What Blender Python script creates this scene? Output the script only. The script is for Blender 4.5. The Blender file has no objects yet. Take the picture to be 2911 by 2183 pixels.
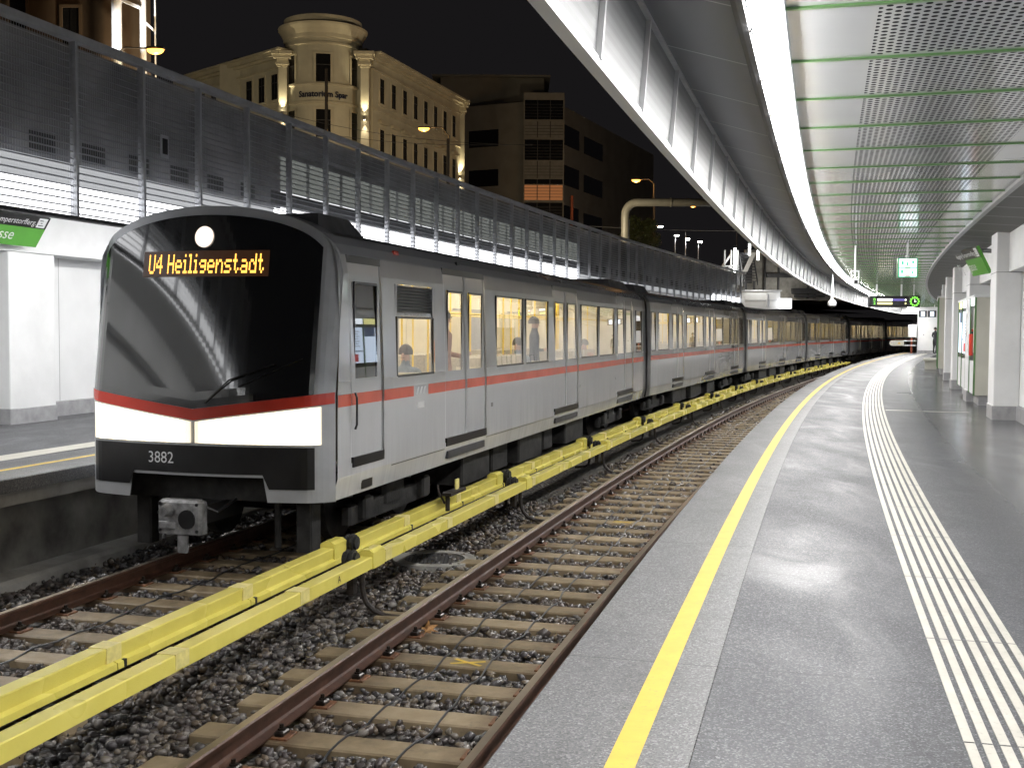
import bpy, math, random
import numpy as np
from mathutils import Vector, Matrix
random.seed(7); rng = np.random.default_rng(7)
scn = bpy.context.scene
col = scn.collection
R = math.radians

# ------------------------------------------------------------------ camera
cd = bpy.data.cameras.new('camera'); cam = bpy.data.objects.new('camera', cd); col.objects.link(cam)
scn.camera = cam
cd.sensor_width = 36.0; cd.lens = 40.285; cd.clip_start = 0.05; cd.clip_end = 2000
PIT, ROL = 0.04741, 0.00576
fw = Vector((0, math.cos(PIT), -math.sin(PIT))); up0 = Vector((0, math.sin(PIT), math.cos(PIT))); r0 = Vector((1, 0, 0))
rt = r0*math.cos(ROL) + up0*math.sin(ROL); up = -r0*math.sin(ROL) + up0*math.cos(ROL)
cam.matrix_world = Matrix(((rt.x, up.x, -fw.x, 0), (rt.y, up.y, -fw.y, 0), (rt.z, up.z, -fw.z, 1.6), (0, 0, 0, 1)))
# ------------------------------------------------------------------ night sky
w = bpy.data.worlds.new('World'); scn.world = w; w.use_nodes = True
bg = w.node_tree.nodes['Background']; bg.inputs[0].default_value = (0.80, 0.74, 0.80, 1); bg.inputs[1].default_value = 0.0085
scn.view_settings.view_transform = 'Standard'; scn.view_settings.look = 'None'
scn.view_settings.exposure = 0.33; scn.view_settings.gamma = 1.0
scn.cycles.use_denoising = True
scn.cycles.max_bounces = 7; scn.cycles.diffuse_bounces = 4; scn.cycles.glossy_bounces = 3; scn.cycles.transmission_bounces = 4
scn.cycles.transparent_max_bounces = 12; scn.cycles.sample_clamp_indirect = 4.0
scn.cycles.use_light_tree = True
STRIP = 66.0      # radiance of the long platform lamps

# ------------------------------------------------------------------ materials
def nt(name):
    m = bpy.data.materials.new(name); m.use_nodes = True
    return m, m.node_tree, m.node_tree.nodes['Principled BSDF']
def N(t, kind, **kw):
    n = t.nodes.new(kind)
    for k, v in kw.items():
        if k.startswith('i_'): n.inputs[k[2:]].default_value = v
        elif k.startswith('n'): n.inputs[int(k[1:])].default_value = v
        else: setattr(n, k, v)
    return n
def math_(t, op, a, b=None, c=None):
    n = t.nodes.new('ShaderNodeMath'); n.operation = op
    for i, v in enumerate((a, b, c)):
        if v is None: continue
        if hasattr(v, 'links') or hasattr(v, 'is_linked'): t.links.new(v, n.inputs[i])
        else: n.inputs[i].default_value = v
    return n.outputs[0]
def ramp(t, src, stops):
    n = t.nodes.new('ShaderNodeValToRGB'); t.links.new(src, n.inputs[0])
    el = n.color_ramp.elements
    while len(el) < len(stops): el.new(0.5)
    for e, (p, c) in zip(el, stops): e.position = p; e.color = (*c, 1) if len(c) == 3 else c
    return n.outputs[0]
def mixc(t, f, a, b):
    n = t.nodes.new('ShaderNodeMix'); n.data_type = 'RGBA'
    for s, v in ((n.inputs[0], f), (n.inputs[6], a), (n.inputs[7], b)):
        if hasattr(v, 'is_linked'): t.links.new(v, s)
        elif isinstance(v, tuple): s.default_value = (*v, 1)
        else: s.default_value = v
    return n.outputs[2]
def noise(t, vec, scale, detail=3, rough=0.5, dist=0):
    n = N(t, 'ShaderNodeTexNoise'); n.inputs['Scale'].default_value = scale; n.inputs['Detail'].default_value = detail
    n.inputs['Roughness'].default_value = rough; n.inputs['Distortion'].default_value = dist
    t.links.new(vec, n.inputs['Vector']); return n.outputs[0]
def pos(t): return N(t, 'ShaderNodeNewGeometry').outputs['Position']
def objc(t): return N(t, 'ShaderNodeTexCoord').outputs['Object']
def uvxy(t):
    u = N(t, 'ShaderNodeTexCoord'); s = N(t, 'ShaderNodeSeparateXYZ'); t.links.new(u.outputs['UV'], s.inputs[0]); return s.outputs[0], s.outputs[1]
def bump(t, b, h, strength=0.3, dist=0.01):
    n = N(t, 'ShaderNodeBump'); n.inputs['Strength'].default_value = strength; n.inputs['Distance'].default_value = dist
    t.links.new(h, n.inputs['Height']); t.links.new(n.outputs[0], b.inputs['Normal'])
def line_mask(t, x, period, width, off=0.0):
    a = math_(t, 'ADD', x, off); a = math_(t, 'DIVIDE', a, period); a = math_(t, 'FRACT', a); a = math_(t, 'SUBTRACT', a, 0.5)
    a = math_(t, 'ABSOLUTE', a); return math_(t, 'GREATER_THAN', a, 0.5 - width/period/2)

def simple(name, c, rough=0.5, metal=0.0, var=0.12, scale=3.0, bmp=0.0, bscale=60.0, spec=0.5, coat=0.0):
    m, t, b = nt(name)
    p = pos(t); n1 = noise(t, p, scale, 5, 0.6)
    lo = tuple(x*(1-var*1.6) for x in c); hi = tuple(min(1, x*(1+var)) for x in c)
    t.links.new(ramp(t, n1, [(0.3, lo), (0.7, hi)]), b.inputs['Base Color'])
    n2 = noise(t, p, scale*4, 3)
    t.links.new(math_(t, 'MULTIPLY_ADD', n2, 0.25*rough, rough*0.87), b.inputs['Roughness'])
    b.inputs['Metallic'].default_value = metal; b.inputs['Specular IOR Level'].default_value = spec
    if coat: b.inputs['Coat Weight'].default_value = coat; b.inputs['Coat Roughness'].default_value = 0.05
    if bmp: bump(t, b, noise(t, p, bscale, 4), bmp, 0.01)
    return m
def emit(name, c, strength):
    m, t, b = nt(name)
    b.inputs['Base Color'].default_value = (0.02, 0.02, 0.02, 1) if strength < 8 else (0.8, 0.8, 0.8, 1)
    b.inputs['Emission Color'].default_value = (*c, 1); b.inputs['Emission Strength'].default_value = strength
    b.inputs['Roughness'].default_value = 0.3
    return m
def headmat():
    m, t, b = nt('headlight_panel'); p = objc(t); s_ = N(t, 'ShaderNodeSeparateXYZ'); t.links.new(p, s_.inputs[0])
    ax = math_(t, 'ABSOLUTE', s_.outputs[0]); hs = math_(t, 'ABSOLUTE', math_(t, 'SUBTRACT', ax, 0.75))
    v = ramp(t, hs, [(0.0, (1, 1, 1)), (0.55, (0.75, 0.75, 0.75)), (0.70, (0.32, 0.32, 0.32))])
    rib = math_(t, 'MULTIPLY_ADD', math_(t, 'SINE', math_(t, 'MULTIPLY', s_.outputs[0], 90.0)), 0.12, 0.9)
    b.inputs['Base Color'].default_value = (0.8, 0.8, 0.75, 1); b.inputs['Emission Color'].default_value = (1.0, 0.86, 0.62, 1)
    t.links.new(math_(t, 'MULTIPLY', math_(t, 'MULTIPLY', v, rib), 2.9), b.inputs['Emission Strength']); b.inputs['Roughness'].default_value = 0.1
    return m
def glass(name, tint=(1, 1, 1), dark=0.0, refl=1.0):
    m, t, b = nt(name); out = t.nodes['Material Output']; t.nodes.remove(b)
    tr = N(t, 'ShaderNodeBsdfTransparent'); tr.inputs[0].default_value = (*[x*(1-dark) for x in tint], 1)
    gl = N(t, 'ShaderNodeBsdfGlossy'); gl.inputs[0].default_value = (0.95, 0.97, 1, 1); gl.inputs['Roughness'].default_value = 0.015
    fr = N(t, 'ShaderNodeFresnel'); fr.inputs[0].default_value = 1.6
    f = math_(t, 'MULTIPLY', fr.outputs[0], 1.6*refl)
    f = math_(t, 'MINIMUM', f, 0.95)
    mx = N(t, 'ShaderNodeMixShader'); t.links.new(f, mx.inputs[0]); t.links.new(tr.outputs[0], mx.inputs[1]); t.links.new(gl.outputs[0], mx.inputs[2])
    t.links.new(mx.outputs[0], out.inputs[0]); return m

M = {}
M['white'] = simple('white_paint', (0.76, 0.77, 0.78), 0.45, var=0.05, scale=1.2, bmp=0.05)
M['wall_panel'] = None
M['white_wall'] = simple('white_wall', (0.77, 0.775, 0.78), 0.55, var=0.07, scale=0.9, bmp=0.12, bscale=30)
M['grey_plinth'] = simple('grey_plinth', (0.34, 0.34, 0.35), 0.4, var=0.15, scale=6)
M['steel'] = simple('galvanised_steel', (0.38, 0.39, 0.41), 0.35, 0.55, var=0.12, scale=9)
M['slat'] = simple('fence_slat', (0.62, 0.63, 0.66), 0.45, 0.1, var=0.12, scale=3)
M['dark'] = simple('dark_grey', (0.045, 0.045, 0.05), 0.5, var=0.3, scale=4)
M['backing'] = simple('fence_backing', (0.40, 0.40, 0.42), 0.6, var=0.35, scale=0.8)
M['black'] = simple('black_paint', (0.012, 0.012, 0.013), 0.3, var=0.3, scale=3)
M['rubber'] = simple('black_rubber', (0.02, 0.02, 0.02), 0.6, var=0.4, scale=40, bmp=0.4, bscale=150)
M['concrete'] = simple('concrete', (0.30, 0.29, 0.27), 0.75, var=0.25, scale=2.2, bmp=0.25, bscale=25)
M['pit_wall'] = simple('pit_wall', (0.17, 0.165, 0.15), 0.8, var=0.4, scale=1.6, bmp=0.3, bscale=20)
M['green'] = simple('green_paint', (0.10, 0.21, 0.075), 0.4, var=0.1, scale=2)
M['yellow_paint'] = simple('yellow_line_paint', (0.66, 0.50, 0.055), 0.5, var=0.16, scale=14, bmp=0.15, bscale=150)
M['red_side'] = simple('red_with_reflection', (0.66, 0.13, 0.085), 0.25, var=0.10, scale=2)  # paler than the front red: reflected light mixed into the colour
M['red'] = simple('red_paint', (0.60, 0.050, 0.030), 0.25, var=0.06, scale=3)
M['rust_post'] = simple('rusty_red_steel', (0.30, 0.07, 0.03), 0.6, var=0.3, scale=6)
M['coupler'] = simple('coupler_casting', (0.22, 0.22, 0.225), 0.5, 0.4, var=0.4, scale=9, bmp=0.4, bscale=40)
M['cable'] = simple('cable_sheath', (0.035, 0.037, 0.042), 0.4, var=0.2, scale=20)
M['bracket'] = simple('bracket_iron', (0.028, 0.021, 0.017), 0.55, 0.3, var=0.5, scale=25, bmp=0.5, bscale=80)
M['baseplate'] = simple('rust_baseplate', (0.17, 0.075, 0.035), 0.55, 0.2, var=0.5, scale=18, bmp=0.4, bscale=90)
M['bolt'] = simple('oily_bolt', (0.03, 0.024, 0.02), 0.3, 0.6, var=0.4, scale=40)
M['strap'] = simple('yellow_strap', (0.80, 0.70, 0.26), 0.4, var=0.1, scale=20)
M['cream'] = simple('train_interior_cream', (0.74, 0.68, 0.54), 0.4, var=0.08, scale=2)
M['grab'] = simple('yellow_grab_rail', (0.85, 0.60, 0.04), 0.3, var=0.05)
M['seat'] = simple('seat_fabric', (0.30, 0.30, 0.33), 0.8, var=0.2, scale=30)
M['seat_red'] = simple('seat_back', (0.42, 0.38, 0.32), 0.7, var=0.2, scale=30)
M['roofgrey'] = simple('train_roof_grey', (0.13, 0.13, 0.135), 0.5, 0.2, var=0.25, scale=4)
M['undercar'] = simple('undercar_black', (0.022, 0.021, 0.02), 0.65, 0.2, var=0.6, scale=5, bmp=0.4, bscale=30)
M['glass'] = glass('window_glass', (0.95, 0.95, 0.93), 0.05, 1.0)
M['leaf'] = simple('dry_leaf', (0.34, 0.17, 0.055), 0.7, var=0.35, scale=25, bmp=0.4, bscale=60)
M['ivory'] = simple('ivory_tactile', (0.52, 0.50, 0.44), 0.5, var=0.16, scale=9, bmp=0.2, bscale=120)
M['beige'] = simple('beige_panel', (0.50, 0.49, 0.43), 0.5, var=0.06, scale=1.5)
M['skin'] = simple('skin', (0.50, 0.28, 0.19), 0.5, var=0.08)
M['hair'] = simple('dark_hair', (0.03, 0.02, 0.015), 0.6, var=0.3, scale=40)
M['darkcoat'] = simple('dark_coat', (0.02, 0.02, 0.025), 0.8, var=0.3, scale=20)
M['pinkcoat'] = simple('brown_pink_coat', (0.38, 0.20, 0.14), 0.8, var=0.2, scale=20)
M['bluecoat'] = simple('blue_grey_coat', (0.16, 0.20, 0.27), 0.8, var=0.2, scale=20)
M['strip_left'] = emit('lamp_diffuser_left', (1.0, 0.985, 0.96), 40.0)
M['strip'] = emit('lamp_diffuser', (1.0, 0.985, 0.96), STRIP)
M['lamp_disc'] = emit('lamp_disc', (1.0, 0.99, 0.97), STRIP*1.6)
M['glow'] = emit('glowing_white', (0.97, 0.98, 1.0), 3.6)  # self-lit white, also for the panels added behind the fence mesh
M['backlit'] = emit('backlit_glass', (0.9, 0.95, 0.88), 0.13)
M['backlit2'] = emit('backlit_glass_bright', (0.95, 0.97, 0.98), 0.9)
M['head'] = headmat()
M['head_round'] = emit('top_headlight', (1.0, 0.84, 0.70), 1.15)
M['led'] = emit('amber_led', (1.0, 0.45, 0.07), 2.3)
M['led_dim'] = emit('amber_led_dim', (1.0, 0.3, 0.05), 0.022)
M['inlight'] = emit('carriage_lamp', (1.0, 0.90, 0.72), 17.0)
M['screen_blue'] = emit('poster_lightbox', (0.72, 0.84, 1.0), 1.9)
M['screen_white'] = emit('poster_lightbox_white', (0.9, 0.95, 1.0), 2.4)
M['screen_grey'] = emit('poster_print_grey', (0.4, 0.5, 0.62), 0.7)
M['screen_red'] = emit('poster_red', (0.85, 0.10, 0.10), 0.8)
M['screen_navy'] = emit('poster_navy', (0.10, 0.17, 0.35), 0.5)
M['sig_green'] = emit('sign_green_led', (0.25, 1.0, 0.08), 1.6)
M['sig_white'] = emit('sign_white', (1, 1, 0.95), 2.2)
M['sig_yel'] = emit('sign_yellow', (1.0, 0.95, 0.35), 1.5)
M['sig_blue'] = emit('sign_blue', (0.22, 0.18, 0.60), 0.7)
M['sig_mint'] = emit('sign_mint', (0.10, 0.75, 0.42), 0.9)
M['sig_red'] = emit('sign_red', (0.9, 0.12, 0.1), 1.0)
M['sodium'] = emit('sodium_lamp', (1.0, 0.40, 0.06), 5.0)
M['whitelamp'] = emit('white_street_lamp', (1.0, 0.98, 0.93), 60.0)
M['orange_win'] = emit('orange_blind', (1.0, 0.36, 0.12), 0.20)
M['dim_win'] = simple('grey_blind', (0.26, 0.25, 0.225), 0.7)
M['tube'] = emit('fluorescent_tube', (1, 1, 0.97), 12.0)

def worn(name, c, under, amt, rough=0.5, sc=1.0):
    m, t, b = nt(name); p = pos(t)
    a = ramp(t, noise(t, p, 28*sc, 8, 0.78), [(0.56, (0, 0, 0)), (0.66, (1, 1, 1))]); z = ramp(t, noise(t, p, 1.7, 4), [(0.40, (0.15, 0.15, 0.15)), (0.62, (1, 1, 1))])
    k = math_(t, 'MULTIPLY', math_(t, 'MULTIPLY', a, z), amt)
    n1 = noise(t, p, 5, 5, 0.6)
    cc = ramp(t, n1, [(0.3, tuple(x*0.84 for x in c)), (0.7, c)])
    t.links.new(mixc(t, k, cc, under), b.inputs['Base Color']); b.inputs['Roughness'].default_value = rough
    bump(t, b, noise(t, p, 140, 4, 0.7), 0.15, 0.003); return m
M['yellow_paint'] = worn('yellow_line_paint', (0.66, 0.455, 0.05), (0.22, 0.18, 0.09), 0.8)
M['ivory'] = worn('ivory_tactile', (0.55, 0.53, 0.47), (0.22, 0.21, 0.19), 0.7)
def mk_floor(name, c0, c1, c2, wet):
    m, t, b = nt(name); p = pos(t)
    sp = N(t, 'ShaderNodeTexVoronoi'); sp.inputs['Scale'].default_value = 135; t.links.new(p, sp.inputs['Vector'])
    g = N(t, 'ShaderNodeSeparateColor'); t.links.new(sp.outputs['Color'], g.inputs[0])
    speck = ramp(t, g.outputs[0], [(0.0, c0), (0.45, c1), (0.72, c1), (1.0, c2)])
    big = noise(t, p, 0.55, 5, 0.6)
    grain = noise(t, p, 30, 4, 0.7)
    c = mixc(t, math_(t, 'MULTIPLY', ramp(t, big, [(0.35, (0, 0, 0)), (0.65, (1, 1, 1))]), 0.30), speck, tuple(x*0.65 for x in c1))
    c = mixc(t, math_(t, 'MULTIPLY', ramp(t, grain, [(0.45, (0, 0, 0)), (0.62, (1, 1, 1))]), 0.25), c, c0)
    gm = N(t, 'ShaderNodeTexVoronoi'); gm.inputs['Scale'].default_value = 2.3; t.links.new(p, gm.inputs['Vector'])
    c = mixc(t, math_(t, 'MULTIPLY', math_(t, 'LESS_THAN', gm.outputs['Distance'], 0.032), 0.55), c, (0.03, 0.03, 0.03))
    st = noise(t, p, 1.1, 7, 0.72, 0.8)
    c = mixc(t, math_(t, 'MULTIPLY', ramp(t, st, [(0.54, (0, 0, 0)), (0.60, (1, 1, 1))]), 0.22), c, (0.04, 0.04, 0.042))
    s, u = uvxy(t)
    jt = line_mask(t, s, 3.16, 0.012, 0.55)
    c = mixc(t, math_(t, 'MULTIPLY', jt, 0.6), c, (0.03, 0.03, 0.03))
    t.links.new(c, b.inputs['Base Color'])
    mp = N(t, 'ShaderNodeMapping'); mp.inputs['Scale'].default_value = (1.0, 0.35, 1); t.links.new(p, mp.inputs[0])
    wn = noise(t, mp.outputs[0], 1.3, 6, 0.62, 0.6)
    rr = ramp(t, wn, [(0.34, (wet[0],)*3), (0.46, (wet[1],)*3), (0.62, (wet[2],)*3)])
    fine = noise(t, p, 45, 3)
    wetf = N(t, 'ShaderNodeMapRange'); wetf.interpolation_type = 'SMOOTHSTEP'; wetf.inputs[1].default_value = 1.9; wetf.inputs[2].default_value = 3.3; t.links.new(math_(t, 'MULTIPLY_ADD', wn, 1.1, math_(t, 'SUBTRACT', u, 0.55)), wetf.inputs[0])
    rr = math_(t, 'MULTIPLY', rr, math_(t, 'MULTIPLY_ADD', wetf.outputs[0], -0.68, 1.0))
    t.links.new(math_(t, 'MULTIPLY_ADD', fine, 0.06, rr), b.inputs['Roughness'])
    h = math_(t, 'MULTIPLY_ADD', noise(t, p, 60, 4, 0.7), 0.4, math_(t, 'MULTIPLY', noise(t, p, 2.2, 3), 1.2))
    bump(t, b, h, 0.16, 0.006)
    b.inputs['Specular IOR Level'].default_value = 0.34
    return m
M['floor'] = mk_floor('platform_terrazzo', (0.040, 0.041, 0.046), (0.082, 0.084, 0.092), (0.23, 0.23, 0.24), (0.40, 0.52, 0.62))
M['edge'] = mk_floor('platform_edge_granite', (0.075, 0.075, 0.079), (0.15, 0.151, 0.155), (0.30, 0.30, 0.30), (0.44, 0.52, 0.60))

def mk_ceiling():
    m, t, b = nt('perforated_ceiling_sheet'); s, u = uvxy(t)
    pit = 0.085; pu = 0.054
    row = math_(t, 'FLOOR', math_(t, 'DIVIDE', u, pu))
    odd = math_(t, 'MODULO', row, 2.0)
    s2 = math_(t, 'ADD', s, math_(t, 'MULTIPLY', odd, pit/2))
    fx = math_(t, 'SUBTRACT', math_(t, 'FRACT', math_(t, 'DIVIDE', s2, pit)), 0.5)
    fy = math_(t, 'MULTIPLY', math_(t, 'SUBTRACT', math_(t, 'FRACT', math_(t, 'DIVIDE', u, pu)), 0.5), pu)
    fx = math_(t, 'MULTIPLY', fx, pit*0.9)
    d = math_(t, 'SQRT', math_(t, 'ADD', math_(t, 'MULTIPLY', fx, fx), math_(t, 'MULTIPLY', fy, fy)))
    hole = math_(t, 'LESS_THAN', d, 0.0205)
    inz = math_(t, 'MULTIPLY', math_(t, 'GREATER_THAN', u, 1.48), math_(t, 'LESS_THAN', u, 2.93))
    fs = math_(t, 'FRACT', math_(t, 'DIVIDE', math_(t, 'SUBTRACT', s, 7.26), 1.366))
    nr = math_(t, 'MULTIPLY', math_(t, 'GREATER_THAN', fs, 0.05), math_(t, 'LESS_THAN', fs, 0.95))
    hole = math_(t, 'MULTIPLY', hole, math_(t, 'MULTIPLY', inz, nr))
    n1 = noise(t, pos(t), 0.6, 4)
    basec = ramp(t, n1, [(0.3, (0.76, 0.77, 0.785)), (0.7, (0.86, 0.87, 0.88))])
    t.links.new(mixc(t, hole, basec, (0.022, 0.022, 0.025)), b.inputs['Base Color'])
    b.inputs['Metallic'].default_value = 0.35
    t.links.new(math_(t, 'MULTIPLY_ADD', hole, 0.8, 0.14), b.inputs['Roughness'])
    t.links.new(math_(t, 'MULTIPLY_ADD', hole, -0.5, 0.5), b.inputs['Metallic'])
    t.links.new(math_(t, 'MULTIPLY_ADD', hole, -0.5, 0.5), b.inputs['Specular IOR Level'])
    return m
M['lip'] = simple('trough_lip_grey', (0.055, 0.056, 0.06), 0.5, var=0.05)
M['fpost'] = simple('fascia_post_paint', (0.34, 0.345, 0.35), 0.45, var=0.05)
M['ceiling'] = mk_ceiling()
def mk_seam(name, c, per, off, w_=0.018, rough=0.45, metal=0.0, line=(0.25, 0.25, 0.26), perf=False):
    m, t, b = nt(name); s, u = uvxy(t)
    n1 = noise(t, pos(t), 0.8, 4)
    bc = ramp(t, n1, [(0.3, tuple(x*0.9 for x in c)), (0.7, tuple(x*1.08 for x in c))])
    if perf:
        fx = math_(t, 'FRACT', math_(t, 'DIVIDE', s, 0.026)); fy = math_(t, 'FRACT', math_(t, 'DIVIDE', u, 0.062))
        h = math_(t, 'MULTIPLY', math_(t, 'GREATER_THAN', fx, 0.5), math_(t, 'GREATER_THAN', fy, 0.55))
        bc = mixc(t, math_(t, 'MULTIPLY', h, 0.75), bc, (0.06, 0.06, 0.065))
    l = line_mask(t, s, per, w_, off)
    t.links.new(mixc(t, l, bc, line), b.inputs['Base Color'])
    b.inputs['Roughness'].default_value = rough; b.inputs['Metallic'].default_value = metal
    return m
M['soffit'] = mk_seam('grey_soffit_panel', (0.115, 0.12, 0.135), 1.492, -0.25+0.746, 0.022, 0.38, 0.3, (0.40, 0.41, 0.43))
M['soffit_r'] = mk_seam('dark_soffit_panel', (0.062, 0.061, 0.06), 1.366, -0.3+0.683, 0.035, 0.5, 0.0, (0.40, 0.40, 0.40))
M['fascia'] = mk_seam('perforated_fascia', (0.105, 0.107, 0.112), 1.48, 0, 0.0, 0.5, 0.0, (0.5, 0.5, 0.5), True)

M['wall_panel'] = mk_seam('white_wall_panel', (0.77, 0.775, 0.78), 3.05, 0.4, 0.016, 0.5, 0.0, (0.35, 0.35, 0.35))
def mk_train():
    m, t, b = nt('train_silver_paint'); p = objc(t)
    n1 = noise(t, p, 0.7, 4)
    t.links.new(ramp(t, n1, [(0.3, (0.72, 0.735, 0.765)), (0.7, (0.79, 0.80, 0.83))]), b.inputs['Base Color'])
    b.inputs['Metallic'].default_value = 0.3; b.inputs['Coat Weight'].default_value = 0.7; b.inputs['Coat Roughness'].default_value = 0.06
    mz = N(t, 'ShaderNodeMapping'); mz.inputs['Scale'].default_value = (1, 6, 0.5); t.links.new(p, mz.inputs[0])
    sz = N(t, 'ShaderNodeSeparateXYZ'); t.links.new(p, sz.inputs[0])
    lowf = ramp(t, math_(t, 'MULTIPLY_ADD', sz.outputs[2], -0.8, 0.55), [(0.0, (0.12, 0.12, 0.12)), (0.8, (1, 1, 1))])
    gk = math_(t, 'MULTIPLY', math_(t, 'MULTIPLY', ramp(t, noise(t, mz.outputs[0], 1.0, 7, 0.7), [(0.40, (0, 0, 0)), (0.70, (1, 1, 1))]), lowf), 0.32)
    bc_ = b.inputs['Base Color'].links[0].from_socket; t.links.new(mixc(t, gk, bc_, (0.27, 0.265, 0.265)), b.inputs['Base Color'])
    t.links.new(math_(t, 'MULTIPLY_ADD', noise(t, p, 9, 4), 0.12, 0.15), b.inputs['Roughness'])
    mp = N(t, 'ShaderNodeMapping'); mp.inputs['Scale'].default_value = (1, 0.9, 2.2); t.links.new(p, mp.inputs[0])
    bump(t, b, noise(t, mp.outputs[0], 1.5, 2), 0.25, 0.02)
    return m
M['train'] = mk_train()
M['train_grey'] = simple('train_frame_grey', (0.42, 0.43, 0.45), 0.35, 0.3, var=0.08)
M['train_white'] = simple('train_white_band', (0.68, 0.69, 0.70), 0.3, 0.1, var=0.05)
def mk_wind():
    m, t, b = nt('black_windscreen'); b.inputs['Base Color'].default_value = (0.010, 0.011, 0.012, 1)
    t.links.new(math_(t, 'MULTIPLY_ADD', noise(t, objc(t), 3, 2), 0.05, 0.055), b.inputs['Roughness'])
    b.inputs['IOR'].default_value = 1.9; b.inputs['Coat Weight'].default_value = 0.6; b.inputs['Coat Roughness'].default_value = 0.02
    return m
M['windscreen'] = mk_wind()

def mk_rail():
    m, t, b = nt('rusty_rail_side'); p = pos(t)
    n1 = noise(t, p, 7, 6, 0.65)
    t.links.new(ramp(t, n1, [(0.3, (0.035, 0.018, 0.011)), (0.55, (0.085, 0.040, 0.026)), (0.75, (0.14, 0.07, 0.045))]), b.inputs['Base Color'])
    b.inputs['Roughness'].default_value = 0.42; b.inputs['Metallic'].default_value = 0.3
    bump(t, b, noise(t, p, 60, 5, 0.7), 0.3, 0.004); return m
M['rail'] = mk_rail()
M['rail_top'] = simple('polished_rail_head', (0.40, 0.34, 0.27), 0.34, 0.9, var=0.15, scale=0.8)
def mk_cover():
    m, t, b = nt('yellow_third_rail_cover'); p = pos(t)
    n1 = noise(t, p, 3, 6, 0.6); n2 = noise(t, p, 90, 3, 0.7)
    c = ramp(t, n1, [(0.3, (0.74, 0.64, 0.13)), (0.7, (0.82, 0.72, 0.17))])
    dirt = ramp(t, noise(t, p, 22, 6, 0.75), [(0.60, (0, 0, 0)), (0.78, (1, 1, 1))])
    c = mixc(t, math_(t, 'MULTIPLY', dirt, 0.22), c, (0.34, 0.27, 0.07))
    t.links.new(c, b.inputs['Base Color'])
    wet = ramp(t, noise(t, p, 0.9, 2), [(0.30, (0, 0, 0)), (0.72, (1, 1, 1))])
    t.links.new(math_(t, 'MULTIPLY_ADD', wet, -0.15, 0.32), b.inputs['Roughness'])
    drops = N(t, 'ShaderNodeTexVoronoi'); drops.inputs['Scale'].default_value = 75; t.links.new(p, drops.inputs['Vector'])
    dd = ramp(t, drops.outputs['Distance'], [(0.15, (1, 1, 1)), (0.42, (0, 0, 0))])
    bump(t, b, math_(t, 'MULTIPLY', dd, wet), 0.3, 0.003); return m
M['cover'] = mk_cover()
def mk_sleeper():
    m, t, b = nt('sleeper_rust_stained_concrete'); p = objc(t)
    ob = N(t, 'ShaderNodeObjectInfo'); n1 = noise(t, pos(t), 5, 6, 0.65)
    f = math_(t, 'MULTIPLY_ADD', ob.outputs['Random'], 0.3, math_(t, 'MULTIPLY', n1, 0.8))
    c = ramp(t, f, [(0.25, (0.10, 0.072, 0.040)), (0.50, (0.20, 0.15, 0.088)), (0.85, (0.33, 0.26, 0.17))])
    sx = N(t, 'ShaderNodeSeparateXYZ'); t.links.new(p, sx.inputs[0])
    dr = math_(t, 'ABSOLUTE', math_(t, 'SUBTRACT', math_(t, 'ABSOLUTE', sx.outputs[0]), 0.79))
    rk = math_(t, 'MULTIPLY', ramp(t, math_(t, 'MULTIPLY_ADD', noise(t, pos(t), 9, 5, 0.7), 0.35, dr), [(0.22, (1, 1, 1)), (0.55, (0, 0, 0))]), 0.8)
    c = mixc(t, rk, c, (0.060, 0.032, 0.018))
    oil = ramp(t, noise(t, pos(t), 3.1, 6, 0.75), [(0.58, (0, 0, 0)), (0.68, (1, 1, 1))])
    t.links.new(mixc(t, math_(t, 'MULTIPLY', oil, 0.5), c, (0.045, 0.035, 0.025)), b.inputs['Base Color'])
    t.links.new(math_(t, 'MULTIPLY_ADD', noise(t, pos(t), 12, 4), 0.4, 0.32), b.inputs['Roughness'])
    bump(t, b, noise(t, pos(t), 120, 4, 0.7), 0.25, 0.004); return m
M['sleeper'] = mk_sleeper()
def mk_stone():
    m, t, b = nt('ballast_stone'); g = N(t, 'ShaderNodeNewGeometry')
    c = ramp(t, g.outputs['Random Per Island'], [(0.0, (0.030, 0.030, 0.033)), (0.35, (0.075, 0.066, 0.072)), (0.60, (0.12, 0.118, 0.115)), (0.80, (0.15, 0.108, 0.066)), (0.92, (0.22, 0.205, 0.19)), (1.0, (0.32, 0.30, 0.28))])
    n1 = noise(t, g.outputs['Position'], 40, 4)
    big = ramp(t, noise(t, g.outputs['Position'], 1.3, 4), [(0.42, (0, 0, 0)), (0.68, (1, 1, 1))])
    c = mixc(t, math_(t, 'MULTIPLY', big, 0.5), c, (0.10, 0.062, 0.036))
    t.links.new(mixc(t, math_(t, 'MULTIPLY', n1, 0.5), c, (0.05, 0.045, 0.04)), b.inputs['Base Color'])
    b.inputs['Roughness'].default_value = 0.27
    bump(t, b, noise(t, g.outputs['Position'], 110, 4, 0.7), 0.5, 0.006); return m
M['stone'] = mk_stone()
def mk_bed():
    m, t, b = nt('track_bed'); p = pos(t)
    v = N(t, 'ShaderNodeTexVoronoi'); v.inputs['Scale'].default_value = 17; t.links.new(p, v.inputs['Vector'])
    g = N(t, 'ShaderNodeSeparateColor'); t.links.new(v.outputs['Color'], g.inputs[0])
    t.links.new(ramp(t, g.outputs[0], [(0, (0.02, 0.02, 0.02)), (0.6, (0.07, 0.065, 0.06)), (1, (0.15, 0.13, 0.11))]), b.inputs['Base Color'])
    b.inputs['Roughness'].default_value = 0.6
    bump(t, b, v.outputs['Distance'], 1.0, 0.05); return m
M['bed'] = mk_bed()
def facade(name, c, var=0.12):
    return simple(name, c, 0.85, var=var, scale=0.5, bmp=0.1, bscale=8)
M['cream_facade'] = facade('cream_facade', (0.58, 0.555, 0.45))
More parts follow.
